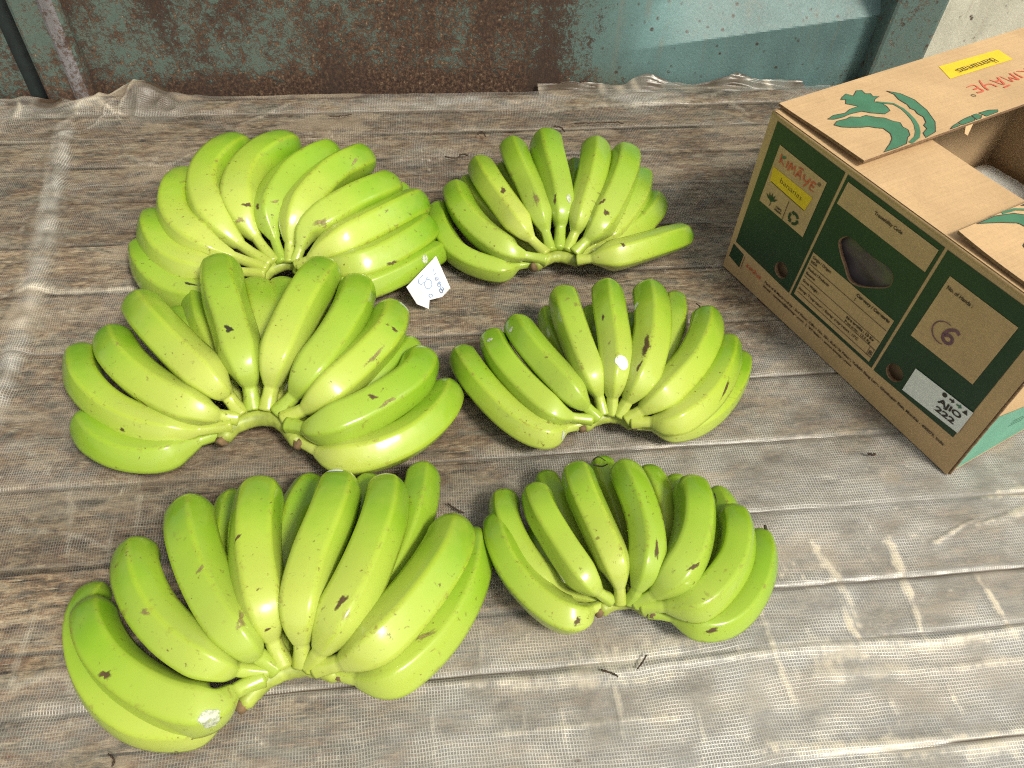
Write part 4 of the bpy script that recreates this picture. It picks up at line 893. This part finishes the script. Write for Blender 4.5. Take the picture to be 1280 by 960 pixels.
# top flaps: leaf prints
def tleaf(pts, par=fl1, mat='leafg', lvl=0.0):
    pts = [(min(x, 115.6) if par is fl1 else max(x, 230.4), y) for x, y in pts]
    blob(par, 'printed_leaf', mm(pts), mat, tp(lvl))
    ribbon(par, 'printed_outline', mm(pts+[pts[0]]), 0.0007, 'ink', tp(lvl+0.6))
tleaf([(46.8, 27.4), (44, 38), (46.4, 52), (43, 62), (42.7, 74.3), (33, 66), (27.1, 72.4), (24.7, 67.4), (22, 72), (18.2, 81.3), (25, 85), (22.3, 89.8), (18.5, 96), (20.5, 101.9), (27, 100), (29.7, 105.3), (35, 103), (37.6, 109.9), (40, 101), (43.9, 95.7), (50, 101), (55.7, 101.1), (63.3, 98.1), (65.6, 88.1), (58, 76), (51.6, 70.2), (50, 55), (51.2, 43.6), (50, 33)])
tleaf([(57.8, 25.1), (54, 33), (55.1, 44.5), (54, 51), (59.1, 60), (59, 68), (66.3, 74.8), (71, 82), (78.2, 84.8), (84, 90), (90.9, 86), (97, 87), (105.2, 80.4), (107, 75), (114.4, 65.3), (117, 50.5), (115, 33.5), (111, 42), (107.1, 50.3), (101, 60), (94.3, 65), (84.5, 65.7), (80, 59), (75.9, 55.1), (73, 46), (68.4, 36.2), (64, 29)])
tleaf([(33.3, 124.7), (43.7, 134.5), (59, 138.8), (79.1, 134.7), (98.9, 123.9), (112.2, 108.7), (115.5, 91.2), (108, 96), (104, 106), (98.2, 108.1), (95, 115), (86.8, 120.8), (80, 120), (73.4, 122.9), (69, 121), (63, 124), (51.6, 123.4), (42, 127)])
ribbon(fl1, 'printed_leaf', mm([(44.7, 97.4), (55.3, 111.7), (66, 113), (74.9, 111), (86, 107), (95, 101.5), (104, 93), (110.5, 84.4), (115, 70)]), [0.003, 0.0032, 0.0035, 0.004, 0.0045, 0.005, 0.005, 0.005, 0.004], 'leafg', tp(0.3))
for q in ([(115.8, 126), (112.5, 134), (110.8, 142), (116, 141)], [(110.4, 144), (108.3, 155), (107.4, 166), (112, 167), (116, 163), (116, 143.5)], [(107.2, 168.5), (107, 176), (112, 178), (116, 172), (116, 166)], [(107, 179.5), (108, 194), (112, 203), (115, 199), (116, 181)]): tleaf(q)
tleaf([(230.4, 25.3), (230.4, 49.1), (235.3, 68.7), (243, 78.8), (252, 92), (264, 98), (270, 88), (262, 74), (254.6, 63.6), (248, 62), (245.4, 60.3), (238.5, 46.7), (233.8, 34.8)], fl2)
ribbon(fl2, 'printed_leaf', mm([(230.5, 58.7), (232, 74.3), (237.8, 85.7), (250, 104), (262, 115)]), 0.0030, 'leafg', tp(0.3))
tleaf([(231, 84), (236, 97), (248, 112), (256, 126), (248, 132), (238, 118), (231, 104)], fl2)
tleaf([(268, 40), (264, 50), (270, 60), (276, 55), (284, 62), (290, 52), (284, 44), (288, 34), (278, 36)], fl2)
blob(fl1, 'printed_panel', mm([(20.7, 220), (44.5, 211), (45.5, 314), (23.2, 316.5)]), 'yellow', tp(0.0))
text(fl1, 'bananas', (0.0345, 0.2915, ZT+0.0050+0.0016), 0.0145, 'ink', (0, -1, 0), (1, 0, 0), (0, 0, 1), -0.00016, 0.060)
brand(fl1, 0.0640, 0.3100, (0.0, -1), (1, 0), 0.00100, 0.00092, tp(0.5), 0.0022)
blob(fl1, 'printed_leaf', mm([(80, 302), (83, 296), (79, 292), (77, 298)]), 'leafg', tp(0.9))
ribbon(fl1, 'lettering', ell(0.0800, 0.2055, 0.0022, 0.0022, 14), 0.0008, 'ink', tp(0.5))
# a torn bit of board hanging from the flap edge
blob(fl1, 'torn_bit', [(0.1165, 0.150), (0.1205, 0.147), (0.1225, 0.151), (0.1165, 0.161)], 'kraft', lambda x, y: (x, y, ZT+0.0045-(x-0.1165)*1.2))
# right side print: mint field under a plain band
def sp(lvl): return lambda y, z: (BL+0.0004*lvl, y, z)
blob(sidep, 'printed_panel', mm([(4, 4), (170, 4), (170, 62), (56.3, 75.2), (6.4, 88.1)]), 'mint', sp(1))
for q in range(3): ribbon(sidep, 'printed_line', mm([(58, 52-4*q), (66, 51-4*q), (82, 48-4*q)]), 0.0008, 'leafg', sp(2))
P = np.array([[BL+0.0012, 0.0015, z] for z in np.linspace(0.002, BH-0.004, 40)]); P[:, 0] += 0.0001*rng.standard_normal(40); V, F = sweep(P, np.full(40, 0.0013), 8)
link('cut_edge', pydata('cut_edge', V, F), M['flute'], box, True)

# film inside the box
bm = bmesh.new(); g = {}
for i in range(21):
    for j in range(27):
        x = 0.012+0.322*i/20; y = 0.016+0.448*j/26
        g[i, j] = bm.verts.new((x, y, 0.014+0.004*float(vnoise(np.array(x*30), np.array(y*30), 61))))
for i in range(20):
    for j in range(26): bm.faces.new((g[i, j], g[i+1, j], g[i+1, j+1], g[i, j+1]))
lin = link('liner_sheet', bm_mesh(bm, 'liner_sheet'), M['liner'], None, True); lin.location = (BX, BY, 0); lin.rotation_euler = (0, 0, YAW)
lin.modifiers.new('thickness', 'SOLIDIFY').thickness = 0.0012
tag(lin, 'pale grey liner sheet lying on the floor inside the cardboard box', 'liner')
bm = bmesh.new(); g = {}
for i in range(31):
    for j in range(25):
        x = 0.102+0.128*i/30; z = 0.022+0.150*j/24
        y = 0.0085+0.006*float(vnoise(np.array(x*25), np.array(z*45), 62))+0.004*float(vnoise(np.array(x*80), np.array(z*120), 63))
        g[i, j] = bm.verts.new((x, y, z))
for i in range(30):
    for j in range(24): bm.faces.new((g[i, j], g[i+1, j], g[i+1, j+1], g[i, j+1]))
bag = link('folded_bag', bm_mesh(bm, 'folded_bag'), M['bag'], None, True); bag.location = (BX, BY, 0); bag.rotation_euler = (0, 0, YAW)
bag.modifiers.new('thickness', 'SOLIDIFY').thickness = 0.0008
tag(bag, 'mauve grey plastic bag seen through the hand hole of the box', 'plastic bag')
for x0, x1 in ((0.04, 0.100), (0.232, 0.30)): box_obj('lining_panel', (x0, x1, 0.014, 0.016, 0.02, 0.12), M['kraft_in'], box)

# ------------------------------------------------------------------ bits of debris on the film
DEB = [([(692, 158), (701, 160), (706, 165)], 0.0012, 'short dark twig lying behind the back right bananas'), ([(718, 155), (745, 154), (770, 153), (779, 155)], 0.0011, 'long thin dark stalk lying behind the back right bananas'),
       ([(556, 196), (570, 198), (578, 193), (585, 195)], 0.0012, 'curled dark twig between the two back banana hands'), ([(597, 169), (602, 165), (607, 171)], 0.0010, 'small dark curl on the sheet behind the bananas'),
       ([(560, 630), (570, 637), (580, 642)], 0.0009, 'thin dark stalk between the two nearest banana hands'), ([(797, 836), (803, 828), (808, 819)], 0.0008, 'small black twig in front of the nearest right bananas'),
       ([(136, 943), (143, 950), (141, 958)], 0.0008, 'fine dark fibre at the front left of the sheet'), ([(412, 146), (425, 146), (440, 143)], 0.0010, 'dark thread with a knotted end behind the back left bananas'),
       ([(752, 838), (765, 842), (772, 846)], 0.0009, 'crumb of dark bark in front of the nearest right bananas'), ([(1084, 567), (1090, 569), (1093, 568)], 0.0014, 'dark speck of bark before the box')]
for pts, rd, lb in DEB:
    b = un(*pts[1], 0); P = [un(x, y, 0.0035) - b for x, y in pts]; out, s = catmull(P, 0); C = resample(out, s, np.linspace(0, s[-1], 18)); C[:, 2] += 0.0010*np.abs(rng.standard_normal(18))
    V, F = sweep(C, rd*(0.7+0.4*rng.random(18)), 6); o = link('twig', pydata('twig', V, F), M['twig'], None, True); o.location = b
    tag(o, lb, 'twig')

# ------------------------------------------------------------------ put each hand's origin at its own base
for key, fs in HANDS.items():
    root = fs[0]['o'].parent; cr = next(c for c in root.children if c.name.startswith('crown'))
    co = np.array([v.co[:] for v in cr.data.vertices]).mean(axis=0); co[2] = 0
    root.location = co
    for c in root.children: c.location = -Vector(co)
